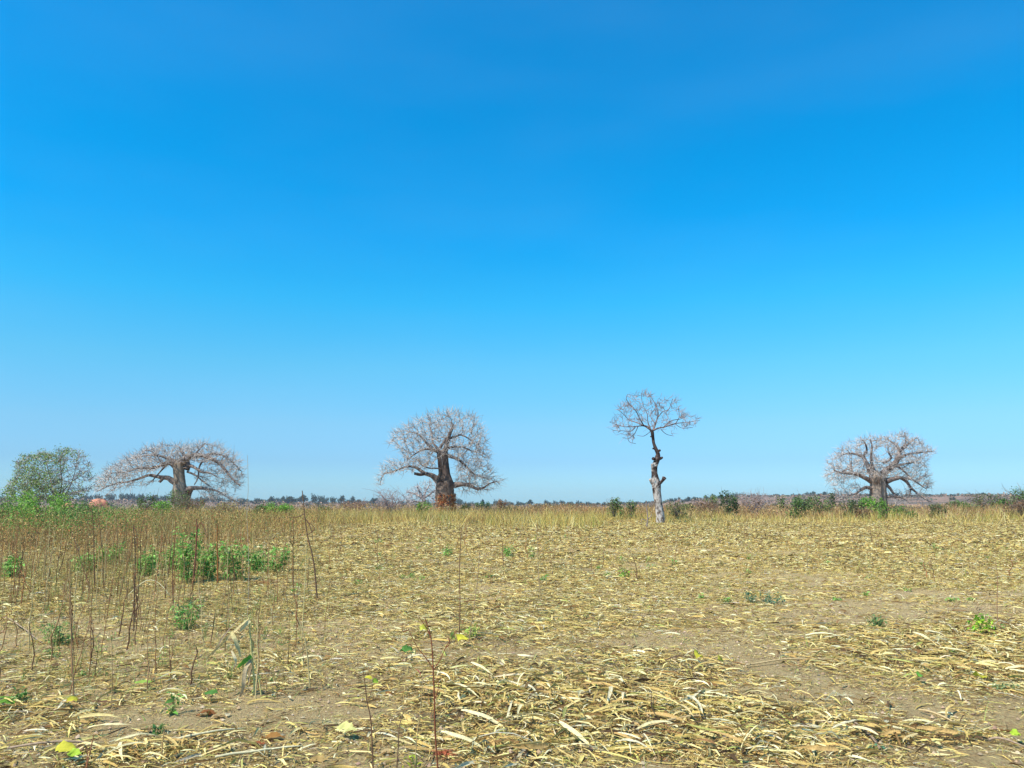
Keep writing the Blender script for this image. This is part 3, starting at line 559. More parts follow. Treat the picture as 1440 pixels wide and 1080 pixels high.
# pollarded tall tree
pt, _, po = baobab('pollarded_tree', 'tall pollarded tree with crooked lopped trunk and small bare crown', (850, 540, 5.4), 50,
    [(424, 1046, 34), (422, 1000, 30), (412, 940, 29), (404, 880, 29), (396, 820, 30), (393, 775, 33), (386, 730, 30), (380, 680, 22), (380, 630, 22), (392, 595, 21), (402, 565, 22), (406, 530, 15), (388, 488, 13), (374, 450, 11), (368, 410, 11), (363, 370, 13), (361, 352, 9)],
    [[(361, 368, 1.7), (335, 330, 1.3), (300, 315, 1.1), (240, 290, .8), (190, 275, .6), (140, 225, .45), (95, 190, .3)],
     [(300, 318, .9), (272, 270, .75), (240, 205, .6), (185, 145, .45), (165, 110, .35), (178, 75, .25)],
     [(345, 345, 1.2), (300, 318, .9), (240, 322, .7), (165, 325, .5), (100, 312, .4), (38, 288, .25)],
     [(240, 322, .6), (200, 358, .5), (130, 355, .35), (60, 355, .22)],
     [(255, 320, .6), (230, 375, .45), (190, 410, .35), (135, 408, .22)],
     [(200, 360, .4), (178, 400, .35), (190, 440, .3), (238, 452, .2)],
     [(364, 360, 1.5), (385, 310, 1.1), (400, 262, .85), (408, 215, .65), (385, 150, .45), (335, 70, .25)],
     [(400, 262, .75), (440, 212, .6), (485, 195, .5), (505, 150, .4), (520, 110, .25)],
     [(366, 355, 1.5), (410, 335, 1.1), (450, 328, .9), (540, 300, .7), (620, 292, .5), (725, 275, .22)],
     [(540, 300, .55), (568, 250, .4), (562, 185, .22)], [(450, 328, .7), (505, 280, .55), (590, 262, .4), (635, 230, .22)],
     [(430, 345, .55), (468, 380, .4), (525, 395, .22)], [(355, 350, 1), (330, 290, .7), (325, 230, .5), (290, 150, .35), (280, 75, .2)],
     [(385, 300, .7), (350, 240, .5), (390, 180, .4), (410, 110, .22)], [(540, 305, .5), (590, 335, .35), (670, 330, .2)], [(350, 360, .5), (300, 395, .35), (250, 390, .2)]],
    [([(45, 300), (95, 185), (150, 100), (210, 60), (330, 65), (470, 100), (525, 110), (600, 190), (715, 270), (660, 335), (560, 330), (430, 345), (300, 340), (240, 350), (235, 450), (150, 425), (60, 370)], 1)],
    [], 230, .15, .20, .011, [(.48, .42, .37), (.075, .05, .042), .44], [(.22, .165, .155), (.40, .32, .31)], 64, depth=.9, twigs=1.5, twl=(.25, .6), mat=M_PALE, trunk_sides=14, flute=.16, limbname='branch', cat='tree', pipe=2.1, wob=.3, spur_up=.5)
def stub(pts, rr, cut, col, ring=False):
    P = [W(850+a/5.4, 540+b/5.4, 50+c) for a, b, c in pts]; V, Q = tube(P, [r_/5.4*50/F for r_ in rr], 9, .12, 0, int(abs(pts[0][0])), 3)
    put(mk('branch_stub', V-po, Q, M_PALE, np.tile(col, (len(V), 1)), True), 'branch_stub', pt)
DK = np.array((.085, .055, .048)); LT = np.array((.40, .34, .30))
stub([(405, 765, 0), (425, 750, -.1), (445, 728, -.2), (455, 712, -.3)], [15, 12, 12, 17], 1, DK*1.6)
stub([(385, 765, 0), (362, 748, 0), (346, 722, -.1)], [20, 14, 9], 1, LT)
stub([(372, 660, 0), (366, 630, -.1), (364, 606, -.15)], [14, 12, 11], 1, LT)
stub([(398, 572, 0), (380, 570, -.1), (368, 566, -.2)], [13, 11, 12], 1, DK)
stub([(400, 566, 0), (425, 565, 0), (441, 557, -.1)], [15, 12, 7], 1, DK)
stub([(400, 518, 0), (412, 508, 0), (422, 504, -.1)], [11, 9, 9], 1, DK)
stub([(388, 496, 0), (374, 491, -.1), (365, 489, -.1)], [8, 6, 7], 1, DK*1.4)
stub([(366, 400, 0), (355, 398, 0), (349, 402, 0)], [8, 6, 5], 1, DK)

# leafy green tree at left
gt, gn, go = baobab('leafy_tree', 'rounded half-leafy green tree at the far left, beside the flat-topped baobab', (0, 610, 8.), 46,
    [(640, 985, 14), (640, 900, 13), (636, 860, 12), (640, 820, 10)],
    [[(640, 860, 1.5), (610, 740, 1.1), (590, 660, .9), (520, 560, .7), (440, 470, .5), (340, 380, .3)],
     [(640, 850, 1.4), (660, 740, 1.1), (690, 600, .9), (690, 480, .7), (680, 360, .5), (690, 240, .3)],
     [(640, 840, 1.3), (600, 640, 1), (560, 480, .7), (520, 330, .5), (480, 230, .3)],
     [(650, 820, 1.3), (740, 680, 1), (800, 560, .8), (840, 440, .5), (860, 320, .3)],
     [(650, 800, 1.1), (760, 690, .9), (880, 650, .7), (980, 640, .4)],
     [(630, 850, 1.1), (520, 740, .8), (400, 680, .6), (260, 620, .4), (120, 600, .3)],
     [(640, 830, 1), (480, 640, .7), (350, 560, .5), (230, 480, .3)],
     [(680, 700, .9), (780, 560, .6), (900, 480, .4), (1000, 400, .3)]],
    [([(20, 690), (60, 590), (150, 500), (150, 380), (220, 260), (330, 230), (450, 190), (640, 165), (780, 170), (960, 210), (1000, 280), (1060, 400), (1090, 560), (1000, 690), (720, 760), (560, 780), (300, 780), (100, 760)], 1)],
    [], 1500, .15, .15, .0085, [(.16, .12, .09)], [(.22, .18, .15), (.42, .37, .35)], 77, twigs=1.2, twl=(.12, .3), mat=M_TWIG, trunk_sides=10, flute=.05, limbname='branch', cat='tree', spur_up=.4)
u = px_of(gn[:, 0], gn[:, 1]); v = 703-(gn[:, 2]-CAMZ)*F/gn[:, 1]
wl = np.clip(.18+.9*ss(105, 40, u)+.7*ss(650, 632, v)+.9*ss(672, 700, v), .12, 1)*(1-.75*ss(85, 110, u)*ss(630, 650, v)*ss(705, 690, v))
wl = np.where(fbm(gn[:, 0]*1.0, gn[:, 2]*1.0, .8, 2) > .42, wl, wl*.25)
kk = rng.random(len(gn)) < wl; C = np.repeat(gn[kk], 6, 0); n = len(C); C = C+rng.normal(0, .11, C.shape)
V, Q = ribbons(C, rng.random(n)*6.28, .08+.08*rng.random(n), .055, 2, rng.normal(.1, .6, n), -.6, 0., rng.normal(0, .9, n), 0., 'leaf')
tag(put(mk('foliage', V-go, Q, M_LEAF, rep(pick([(.20, .28, .07), (.28, .38, .10), (.34, .44, .13), (.14, .20, .06)], n), 6)), 'foliage', gt), kind='stuff')

# ---------------------------------------------------------------- shrubs
GREEN = [(.10, .19, .05), (.15, .26, .06), (.20, .32, .08)]; LIME = [(.20, .40, .06), (.28, .48, .08), (.15, .30, .05)]; DARK = [(.045, .085, .035), (.07, .12, .045), (.10, .15, .06)]
OLV = [(.16, .20, .07), (.22, .24, .09), (.12, .14, .06)]; BLUEG = [(.08, .17, .08), (.12, .22, .10), (.16, .26, .12)]; RUST = [(.28, .15, .08), (.36, .22, .12), (.22, .14, .09)]
def shrub(name, label, px, D, wpx, top, pal, n=900, leaf=.14, stems=7, flat=1., gap=.0, cat='shrub', leafy=1., stemcol=(.2, .15, .12), bare=0, bottom=.05, sh=1.0):
    x = (px-720)/F*D; z0 = h1(x, D); zt = W(px, top, D).z; ht = max(zt-z0, .4); wr = wpx/F*D/2
    t = thing(name, (x, D, z0), label, cat); r = np.random.default_rng(int(px*7+D+5000)); ac = Acc(); tips = []
    for k in range(stems+bare):
        a = r.random()*6.283; q = wr*(.25+.7*r.random()); zt_ = ht*(.55+.4*r.random()); p = [Vector((0.05*math.cos(a), .05*math.sin(a), -.05)), Vector((q*.3*math.cos(a), q*.3*math.sin(a), zt_*.4)), Vector((q*.7*math.cos(a+.3), q*.7*math.sin(a+.3), zt_*.75)), Vector((q*math.cos(a), q*math.sin(a), zt_))]
        rb = .012+.012*D/60; V, Q = tube(p, [rb*1.6, rb*1.2, rb*.8, rb*.4], 4, sub=2); ac.add(V, Q, stemcol); tips += p[2:]
        for j in range(5 if not bare else 12):
            s = p[1+j % 3]; e = s+Vector((r.normal(0, .35)*wr, r.normal(0, .35)*wr, abs(r.normal(.12, .2))*ht)); V, Q = tube([s, (s+e)/2+Vector((r.normal(0, .04), 0, .04)), e], [rb*.6, rb*.45, rb*.25], 3, cap=False); ac.add(V, Q, stemcol)
    put(ac.mesh('stems', M_STEM), 'stems', t)
    if n:
        m = 14; ca = r.random(m)*6.283; cq = np.sqrt(r.random(m))*.72; cz = .35+.62*r.random(m)**.8; cl = np.stack([cq*np.cos(ca), cq*np.sin(ca), cz], 1); cs = .20+.16*r.random(m)
        cl[:, 2] = np.minimum(cl[:, 2], 1-.35*cq**2*sh-cs*.5); cl[:4, 2] = bottom+.15
        i = r.integers(0, m, n); g = r.normal(0, 1, (n, 3)); g /= np.linalg.norm(g, axis=1, keepdims=True); P = cl[i]+g*(r.random((n, 1))**.45)*cs[i][:, None]*1.15; P = np.clip(P, (-1.05, -1.05, .0), (1.05, 1.05, 1.04))*np.array([wr, wr, ht])
        s = leaf*(.6+.8*r.random(n)); V, Q = ribbons(P, r.random(n)*6.283, s, s*.55, 2, r.normal(.2, .6, n), -.5, 0., r.normal(0, .9, n), 0., 'leaf')
        tag(put(mk('foliage', V, Q, M_LEAF, rep(pick(pal, n, None, .25, r), 6)), 'foliage', t), kind='stuff')
    return t
shrub('green_bush', 'bright green rounded bush at the left edge, below the leafy tree', 10, 36, 110, 692, LIME+GREEN, 2600, .10)
shrub('green_bush', 'bright green bush spreading below the trunk of the leafy tree', 62, 34, 90, 694, LIME, 2600, .09)
shrub('green_bush', 'small green bush right of the leafy tree trunk', 118, 38, 60, 706, GREEN+OLV, 1300, .09)
shrub('green_bush', 'bright green bush left of the flat-topped baobab trunk', 233, 62, 34, 706, LIME, 1100, .14)
shrub('dark_bush', 'dark leafy bush behind the bright bush, left of the flat-topped baobab', 213, 85, 36, 695, DARK+GREEN, 900, .18)
shrub('green_bush', 'sprawling green climber bush wrapped round the flat-topped baobab foot', 256, 77, 34, 690, OLV+GREEN, 900, .15)
shrub('thorn_bush', 'grey-brown bush right of the flat-topped baobab trunk', 278, 76, 40, 701, RUST+OLV, 800, .14, bare=4)
shrub('yellow_bush', 'yellowish dry bush beneath the right limbs of the flat-topped baobab', 318, 60, 52, 706, [(.42, .33, .13), (.34, .28, .10), (.3, .2, .1)], 1300, .12)
shrub('green_bush', 'bright lime green bush standing alone between the two left baobabs', 399, 58, 42, 706, LIME, 1900, .13)
shrub('green_bush', 'small dark green bush just left of the lone lime green bush', 371, 66, 30, 711, DARK+GREEN, 700, .14)
shrub('green_bush', 'little round green bush right of the lone lime green bush', 459, 72, 22, 712, GREEN+OLV, 600, .14)
shrub('bare_bush', 'bare purplish twiggy bush left of the small distant baobab', 552, 70, 60, 690, RUST, 250, .12, bare=12, stemcol=(.36, .28, .27))
shrub('russet_bush', 'thin russet bush with withered leaves between lime bush and twiggy bush', 500, 85, 40, 704, RUST, 500, .16, bare=5, stemcol=(.3, .2, .17))
shrub('green_bush', 'green bush at the left foot of the central baobab', 597, 72, 26, 706, LIME+GREEN, 900, .14)
shrub('green_bush', 'olive bush at the right foot of the central baobab', 658, 78, 26, 709, OLV+GREEN, 700, .15)
shrub('green_bush', 'blue-green bush right of the central baobab', 681, 82, 26, 706, BLUEG, 800, .16)
shrub('russet_bush', 'small russet bush right of the blue-green bush', 706, 88, 20, 703, RUST, 600, .16)
shrub('green_bush', 'tiny green bush right of the small russet bush', 717, 84, 12, 711, GREEN, 260, .14)
shrub('green_bush', 'olive green bush left of the pollarded tree', 862, 58, 32, 701, OLV+GREEN, 1000, .14)
shrub('green_bush', 'small olive bush nearest the left side of the pollarded tree', 886, 58, 16, 705, OLV+GREEN, 420, .14)
shrub('green_bush', 'low olive bush right behind the pollarded tree', 948, 58, 35, 707, OLV, 700, .13)
shrub('russet_bush', 'broad russet thicket right of the low olive bush', 990, 70, 57, 705, RUST, 1000, .15, bare=3)
shrub('green_bush', 'pale green bush just left of the dark upright bush', 998, 78, 27, 697, OLV+GREEN, 600, .17)
shrub('dark_bush', 'dark green upright bush right of the pollarded tree', 1022, 64, 30, 691, DARK, 1300, .15)
shrub('bare_bush', 'grey bare bush right of the dark upright bush', 1056, 74, 50, 695, RUST, 420, .15, bare=12, stemcol=(.36, .29, .28))
shrub('green_bush', 'bright green dense bush with dark base, left of the right baobab', 1112, 64, 50, 698, GREEN+DARK, 1800, .15)
shrub('green_bush', 'dull green bush right of the bright dense bush', 1144, 70, 42, 699, GREEN+OLV, 1000, .16)
shrub('spiky_bush', 'small dark spiky bush on the skyline left of the right baobab', 1164, 81, 17, 694, DARK, 260, .22, cat='shrub')
shrub('dark_bush', 'dark green bush at the left foot of the right baobab', 1190, 60, 37, 704, DARK+OLV, 1300, .14)
shrub('green_bush', 'lime green bush left of the right baobab trunk', 1214, 62, 30, 700, LIME, 1300, .14)
shrub('green_bush', 'bright green bush in front of the right baobab trunk', 1236, 58, 22, 702, LIME+GREEN, 900, .13)
shrub('green_bush', 'low green bush at the right foot of the right baobab', 1264, 60, 37, 713, GREEN, 1100, .13)
shrub('russet_bush', 'low russet bush between the bushes below the right baobab', 1206, 58, 35, 714, RUST, 700, .13)
shrub('green_bush', 'dark olive bush right of the right baobab', 1308, 64, 30, 709, OLV+DARK, 800, .14)
shrub('green_bush', 'small green bush on the skyline further right of the right baobab', 1340, 86, 37, 704, GREEN+OLV, 700, .18)
shrub('thorn_bush', 'flat-topped thin thorn bush right of the right baobab', 1376, 78, 50, 695, OLV+DARK, 650, .17, bare=4)
shrub('green_bush', 'bright green low bush left of the bushes at the right edge', 1394, 81, 30, 702, LIME+GREEN, 600, .17)
shrub('dark_bush', 'tall dark green bush at the right edge', 1424, 84, 55, 686, DARK+GREEN, 2000, .18)
shrub('dark_bush', 'dark green bush cut off by the right edge', 1456, 82, 57, 685, DARK+GREEN, 1500, .18)
shrub('russet_bush', 'russet bush beneath the dark bushes at the right edge', 1424, 60, 50, 704, RUST, 1000, .14, bare=3)
for lb, px, D, wp, tp, pal, n in [('olive bush filling the gap between the pollarded tree and low olive bush', 965, 70, 30, 708, OLV, 700), ('dull green bush between the dull green bush and the skyline spiky bush', 1158, 74, 24, 707, GREEN+OLV, 600), ('broad dark bush behind the bushes at the right baobab foot', 1225, 90, 70, 708, DARK+GREEN, 1600), ('green bush between the right baobab and the thorn bush', 1352, 76, 34, 708, GREEN+OLV, 900), ('green bush filling in before the right edge thicket', 1408, 80, 36, 702, GREEN+DARK, 1200), ('wide olive bush low behind the grass left of the pollarded tree', 800, 95, 50, 708, OLV+RUST, 900), ('olive and rust bush low behind the grass, right of centre', 760, 90, 40, 709, RUST+OLV, 800)]:
    shrub('low_bush', lb, px, D, wp, tp, pal, n, .15)
shrub('green_bush', 'green bush beyond the left edge of the leafy tree', -30, 44, 90, 690, GREEN+LIME, 1500, .12)
# red earth bank seen left of the flat-topped baobab
def mound(px, D, wpx, hpx, label):
    x = (px-720)/F*D; z0 = h1(x, D); ac = []; n = 26; r = np.random.default_rng(5)
    A, B = np.meshgrid(np.linspace(0, 2*np.pi, n, endpoint=False), np.linspace(0, 1, 10)); wr = wpx/F*D/2; ht = hpx/F*D
    rr = np.cos(B*np.pi/2)**.7*wr*(1+.18*np.sin(3*A+1)+.12*np.sin(7*A+B*5))*(1+.1*(r.random(A.shape)-.5)); zz = np.sin(B*np.pi/2)*ht*(1+.1*(r.random(A.shape)-.5))-.3
    V = np.stack([rr*np.cos(A), rr*np.sin(A), zz], -1).reshape(-1, 3); idx = np.arange(n*10).reshape(10, n); nx = np.roll(idx, -1, 1); Q = np.stack([idx[:-1], nx[:-1], nx[1:], idx[1:]], -1).reshape(-1, 4)
    o = put(mk('earth_mound', V, Q, M_CLOD, pick([(.50, .20, .12), (.56, .26, .16)], len(V), None, .1), True), 'earth_mound'); o.location = (x, D, z0); tag(o, label, 'earth mound')
mound(146, 130, 30, 23, 'bare orange-red earth mound left of the flat-topped baobab')
mound(104, 140, 22, 20, 'orange-red earth mound partly hidden behind the leafy tree')

# ---------------------------------------------------------------- far hillside: scrub and skyline trees
def far_scrub():
    m = 26000; r_ = np.sqrt(rng.random(m)*(1290**2-110**2)+110**2); a = (rng.random(m)*2-1)*R(42); x = r_*np.sin(a); y = r_*np.cos(a)
    k = fbm(x, y, 60, 3) > .44; x = x[k][:11000]; y = y[k][:11000]; n = len(x); r_ = np.hypot(x, y); s = (.5+1.2*rng.random(n))*(.55+r_/700)
    m = 5; C = np.repeat(np.stack([x, y, H(x, y)], 1), m, 0)+rng.normal(0, .45, (n*m, 3))*np.repeat(s, m)[:, None]*np.array([1.4, 1.4, .5])+np.array([0, 0, .3])*np.repeat(s, m)[:, None]
    sz = np.repeat(s, m)*(.6+.6*rng.random(n*m)); V, Q = ribbons(C, rng.random(n*m)*6.28, sz, sz*.7, 2, rng.normal(0, .6, n*m), 0., 0., rng.normal(0, .9, n*m), 0., 'leaf')
    T = rep(rep(pick([(.19, .13, .09), (.27, .18, .12), (.14, .11, .075), (.36, .23, .14), (.10, .12, .06)], n, None, .15), m), 6)
    tag(put(mk('hillside_scrub', V, Q, M_STEM, T), 'hillside_scrub'), 'purplish brown dry scrub covering the distant hillside', 'scrub', kind='stuff')
far_scrub()
def far_crowns():
    out_ = []
    for q in range(7):
        r = np.random.default_rng(300+q); ac = Acc(); m = 9; cl = np.stack([r.uniform(-.62, .62, m), r.uniform(-.5, .5, m), .26+.46*r.random(m)], 1); cl[:, 2] -= .25*cl[:, 0]**2; cs = .28+.14*r.random(m)
        n = 420; i = r.integers(0, m, n); g = r.normal(0, 1, (n, 3)); g /= np.linalg.norm(g, axis=1, keepdims=True); P = cl[i]+g*cs[i][:, None]*np.array([1.1, 1.1, .75])*(r.random((n, 1))**.3); s = .14+.10*r.random(n)
        V, Q = ribbons(P, r.random(n)*6.28, s, s*.8, 2, r.normal(0, .6, n), 0., 0., r.normal(0, .9, n), 0., 'leaf'); ac.add(V, Q, rep(pick([(.045, .065, .035), (.06, .085, .045), (.08, .10, .055)], n, None, .2, r), 6))
        for k in range(m):
            c = cl[k]; V, Q = tube([Vector((.02*k, 0, -.05)), Vector((c[0]*.3, c[1]*.3, .3)), Vector(tuple(c))], [.05, .035, .02], 4, cap=False); ac.add(V, Q, (.12, .09, .07))
        out_.append(ac.mesh('far_tree', M_LEAF))
    return out_
FC = far_crowns()
def far_tree(px, D, wpx, hpx, label, group, q=None):
    x = (px-720)/F*D; o = put(FC[random.randrange(7) if q is None else q], 'ridge_tree'); o.location = (x, D, h1(x, D)-.3)
    wr = wpx/F*D/1.9; o.scale = (wr, wr*.9, hpx/F*D/.92); o.rotation_euler = (0, 0, random.random()*.8-.4); tag(o, label+', '+('left of the flat-topped baobab' if px < 255 else 'between the flat-topped and central baobabs' if px < 625 else 'between central baobab and pollarded tree' if px < 925 else 'between pollarded tree and right baobab' if px < 1235 else 'right of the right baobab'), 'tree', group)
u = -40.
while u < 1490:
    rf = float(np.interp(u, [0, 350, 420, 520, 700, 900, 1440], [13, 14, 16, 14, 11, 8, 8])); wv = rf*random.uniform(.6, 1.35); hv = float(np.interp(u, [0, 360, 560, 720, 900, 1440], [9, 10, 10, 7, 5.5, 5]))*random.uniform(.5, 1.15)*(.55+.9*float(vnoise(u/60, 3.)))
    far_tree(u, 1180+random.uniform(-40, 60), wv, hv, 'dark round-crowned tree on the distant skyline ridge', 'trees along the ridge skyline'); u += wv*random.uniform(.4, .95)
far_tree(408, 1100, 24, 10, 'widest dark ridge tree above the lime green bush', 'trees along the ridge skyline', 2)
for k in range(46):
    far_tree(random.choice([random.uniform(-20, 720), random.uniform(0, 1460)]), random.uniform(760, 1080), random.uniform(5, 12), random.uniform(3.5, 6.5), 'dark tree standing lower down on the distant hillside', 'trees scattered on the hillside')

# ---------------------------------------------------------------- standing dry stalks
def stalk_mesh(name, seed, hgt, r0, col, pods=6, crook=.03, branch=0, sides=4):
    r = np.random.default_rng(seed); n = 6; p = [Vector((0, 0, -.04))]; 
    for i in range(1, n+1): p.append(Vector((p[-1].x+r.normal(0, crook)*hgt/3, p[-1].y+r.normal(0, crook)*hgt/3, hgt*i/n)))
    ac = Acc(); V, Q = tube(p, list(np.linspace(r0, r0*.45, n+1)), sides, .15, 0, seed, 2, cap=False); ac.add(V, Q, np.array(col)*(1+.15*np.repeat(r.random((len(V)//sides, 1))-.5, sides, 0)))
    for k in range(branch):
        i = r.integers(2, n); a = r.random()*6.28; e = p[i]+Vector((math.cos(a)*.13, math.sin(a)*.13, .16))*hgt*r.uniform(.5, 1.1); V, Q = tube([p[i], (p[i]+e)/2+Vector((0, 0, -.01)), e], [r0*.5, r0*.4, r0*.25], 3, cap=False); ac.add(V, Q, col)
        if pods:
            m = 4; t_ = r.random((m, 1)); C = np.array(p[i])*(1-t_)+np.array(e)*t_; V, Q = ribbons(C, r.random(m)*6.28, .025+.03*r.random(m), .012, 2, r.normal(.3, .6, m), -.5, 0., r.normal(0, 1, m), 0., 'leaf'); ac.add(V, Q, np.array(col)*.8)
    if pods:
        i = r.integers(1, n+1, pods); C = np.array([tuple(p[j]) for j in i])+np.array([0, 0, 1.])*(r.random((pods, 1))*hgt/n*-1)
        V, Q = ribbons(C, r.random(pods)*6.28, .02+.045*r.random(pods), .014, 2, r.normal(.2, .7, pods), -.8, 0., r.normal(0, 1, pods), 0., 'leaf'); ac.add(V, Q, rep(pick([col, np.array(col)*.6, (.5, .36, .16)], pods, None, .2, r), 6))
    return ac.mesh(name, M_STEM)
BR = [(.24, .115, .055), (.33, .19, .09), (.16, .085, .05), (.44, .30, .14), (.55, .42, .2), (.36, .16, .07)]
SC = ['reddish brown', 'tan brown', 'dark brown', 'yellowish', 'pale straw coloured', 'rust red']
def slook(i): return SC[i % 6]+' '+('branched' if (0, 0, 2, 0, 3, 0, 1)[i % 7] else 'unbranched')
SM = [stalk_mesh('weed_stalk', 100+i, 1., .0052+.0022*(i % 3), BR[i % 6], 7 if i % 2 else 3, .028+.02*(i % 2), branch=(0, 0, 2, 0, 3, 0, 1)[i % 7]) for i in range(14)]
cnt = 0
while cnt < 285:
    u = random.uniform(-60, 480); v = random.choice([random.uniform(770, 1000), random.uniform(752, 850)])
    dn = np.interp(u, [-60, 20, 120, 300, 400, 480], [.8, .9, 1, .85, .35, .1])*np.interp(v, [760, 900, 960, 1000], [1, .8, .35, .1])
    if random.random() > dn: continue
    x, y = G(u, v); hv = random.uniform(.35, 1.0)*(1.3 if v < 850 else .8)
    q = random.randrange(14); o = put(SM[q], 'weed_stalk'); o.location = (x, y, h1(x, y)); o.scale = (.85, .85, hv); o.rotation_euler = (random.gauss(0, .05), random.gauss(0, .06), random.random()*6.28)
    if random.random() < .08: o.rotation_euler[1] = random.uniform(-.6, .6)
    tag(o, 'thin '+slook(q)+' dry weed stalk at left, '+('nearest the camera' if v > 880 else 'before the green weeds' if v > 820 else 'among the green weeds'), 'weed stalk', 'dry weed stalks standing at left'); cnt += 1
for k in range(60):
    u = random.uniform(430, 1500); v = random.uniform(735, 830); x, y = G(u, v)
    q = random.randrange(14); o = put(SM[q], 'weed_stalk'); o.location = (x, y, h1(x, y)); o.scale = (1.2, 1.2, random.uniform(.3, .7)); o.rotation_euler = (random.gauss(0, .06), random.gauss(0, .08), random.random()*6.28)
    tag(o, 'short '+slook(q)+' stalk in the far straw '+('left of' if u < 925 else 'right of')+' the pollarded tree', 'weed stalk', 'dry stalks dotted over the far field')
def px_tube(ac, pts, r0, r1, D, col, sides=5, sub=3, org=None):
    P = [W(a, b, D+(c[0] if c else 0)) for a, b, *c in pts]; V, Q = tube(P, list(np.linspace(r0, r1, len(P))), sides, .12, 0, int(abs(pts[0][0])), sub, cap=False); ac.add(V-np.array(org), Q, col)
def special(name, label, stems, mm, col, cat='weed stalk', leaves=None, group=None):
    """stems: list of px polylines, first point of the first = foot"""
    x, y = G(stems[0][0][0], stems[0][0][1]); z = h1(x, y); t = thing(name, (x, y, z), label, cat, group); org = (x, y, z)
    for i, st in enumerate(stems):
        st = [list(q) for q in st]; a = Acc(); f = 1 if i == 0 else .6
        if i == 0: st[0][1] += 4*7/y
        px_tube(a, st, mm*.001*f, mm*.0005*f, y, col, 5, 3, org); put(a.mesh('stem', M_STEM), 'stem' if i == 0 else 'side_stem', t)
    if leaves:
        for nm, (lx, ly), ln, wd, hd, pt_, c, rl in leaves:
            P = W(lx, ly, y)-Vector(org); V, Q = ribbons(np.array([tuple(P)]), hd, ln, wd, 5, pt_, -.9, .3, rl, .3, 'leaf', .35); put(mk(nm, V, Q, M_LEAF, np.tile(c, (len(V), 1))), nm, t)
    return t, org, y
YEL = np.array((.62, .56, .06)); YG = np.array((.36, .50, .05)); GR = np.array((.10, .24, .05)); BRN = np.array((.42, .21, .07)); TAN = np.array((.66, .46, .18))
special('tall_stalk', 'tall straight dark stalk standing alone left of mid field centre', [[(645, 905), (647, 850), (646, 800), (649, 742)]], 7, (.20, .11, .06))
special('tall_stalk', 'dark kinked stalk with side twigs rising to the horizon at left', [[(446, 842), (441, 790), (432, 752), (428, 720), (425, 690)], [(432, 752), (443, 744), (434, 735)], [(428, 722), (418, 727), (402, 727)], [(430, 730), (437, 742), (440, 760)]], 14, (.17, .10, .06))
special('tall_stalk', 'very tall pale thin stem reaching into the sky beside the flat-topped baobab', [[(348, 865), (350, 800), (347, 720), (349, 690), (348, 640)]], 4.5, (.42, .34, .22))
special('tall_stalk', 'pale stalk with a bent leaf left of the dark kinked stalk', [[(424, 905), (427, 850), (430, 800), (431, 758)], [(424, 905), (420, 880), (412, 868)]], 6, (.58, .48, .22))
special('branched_stalk', 'thin branched grey-brown stalk right of the tall straight dark stalk', [[(658, 908), (664, 870), (671, 820), (674, 780), (672, 760)], [(673, 795), (685, 780), (694, 772)], [(671, 812), (664, 790), (655, 772)]], 5, (.34, .22, .13))
special('thin_stalk', 'thin upright stalk at the near edge of the small bare patch', [[(711, 936), (713, 890), (712, 850), (711, 825)]], 4, (.36, .25, .11))
special('thin_stalk', 'thin upright stalk with small twigs right of mid field centre', [[(760, 838), (757, 800), (756, 770), (754, 735)], [(757, 780), (764, 768), (768, 760)]], 7, (.38, .27, .15))
special('thin_stalk', 'slender brown stalk standing beside the lime green leafy weed', [[(1404, 886), (1402, 850), (1403, 815), (1400, 790)]], 5, (.30, .16, .09))
special('leaning_stalk', 'curved pale bent stalk right of the wilted maize plant', [[(436, 972), (433, 930), (428, 895), (418, 868)], [(436, 935), (452, 950), (478, 968)]], 7, (.46, .36, .17))
special('thin_stalk', 'thin dark stalk standing in the far field left of the central baobab foot', [[(531, 798), (531, 770), (532, 742)]], 9, (.25, .15, .08))
special('thin_stalk', 'short dark stem right of the central baobab in the far field', [[(1136, 800), (1135, 785), (1136, 768)]], 9, (.22, .15, .08))
special('dead_sapling', 'knobbly dead stem with white seed tufts just left of the pollarded trunk', [[(909, 742), (911, 728), (909, 712), (909, 704)], [(911, 730), (916, 725), (915, 720)], [(909, 732), (903, 730), (902, 735)]], 45, (.27, .2, .17))
special('tall_stalk', 'dark reddish stalk with thick seed head in the left thicket', [[(271, 825), (275, 780), (277, 745), (276, 730)], [(276, 745), (283, 735), (291, 752)]], 16, (.20, .07, .05))
special('tall_stalk', 'reddish brown straight stalk between the green weeds at left', [[(306, 822), (306, 790), (305, 760), (306, 738)]], 16, (.32, .12, .04))
special('tall_stalk', 'dark stalk with a blackened drooping seed head at left', [[(188, 885), (189, 830), (190, 775), (187, 738)], [(187, 740), (193, 750), (190, 760)]], 9, (.14, .08, .05))
special('tall_stalk', 'dark double stalk left of the blackened seed head', [[(133, 830), (132, 780), (131, 740), (128, 712)], [(146, 832), (144, 780), (139, 730), (136, 705)]], 12, (.20, .12, .06))
special('tall_stalk', 'longest near stalk in the left foreground, brown with pale top', [[(104, 982), (101, 920), (99, 850), (98, 800)]], 6, (.34, .20, .10))
special('thin_stalk', 'short stump of cut stem in the left foreground', [[(226, 1073), (228, 1050), (231, 1028)]], 5, (.45, .28, .12))
special('thin_stalk', 'short forked brown stem at the lower left', [[(120, 1080), (127, 1055), (132, 1033)], [(121, 1078), (123, 1060), (122, 1048)]], 5, (.38, .16, .08))
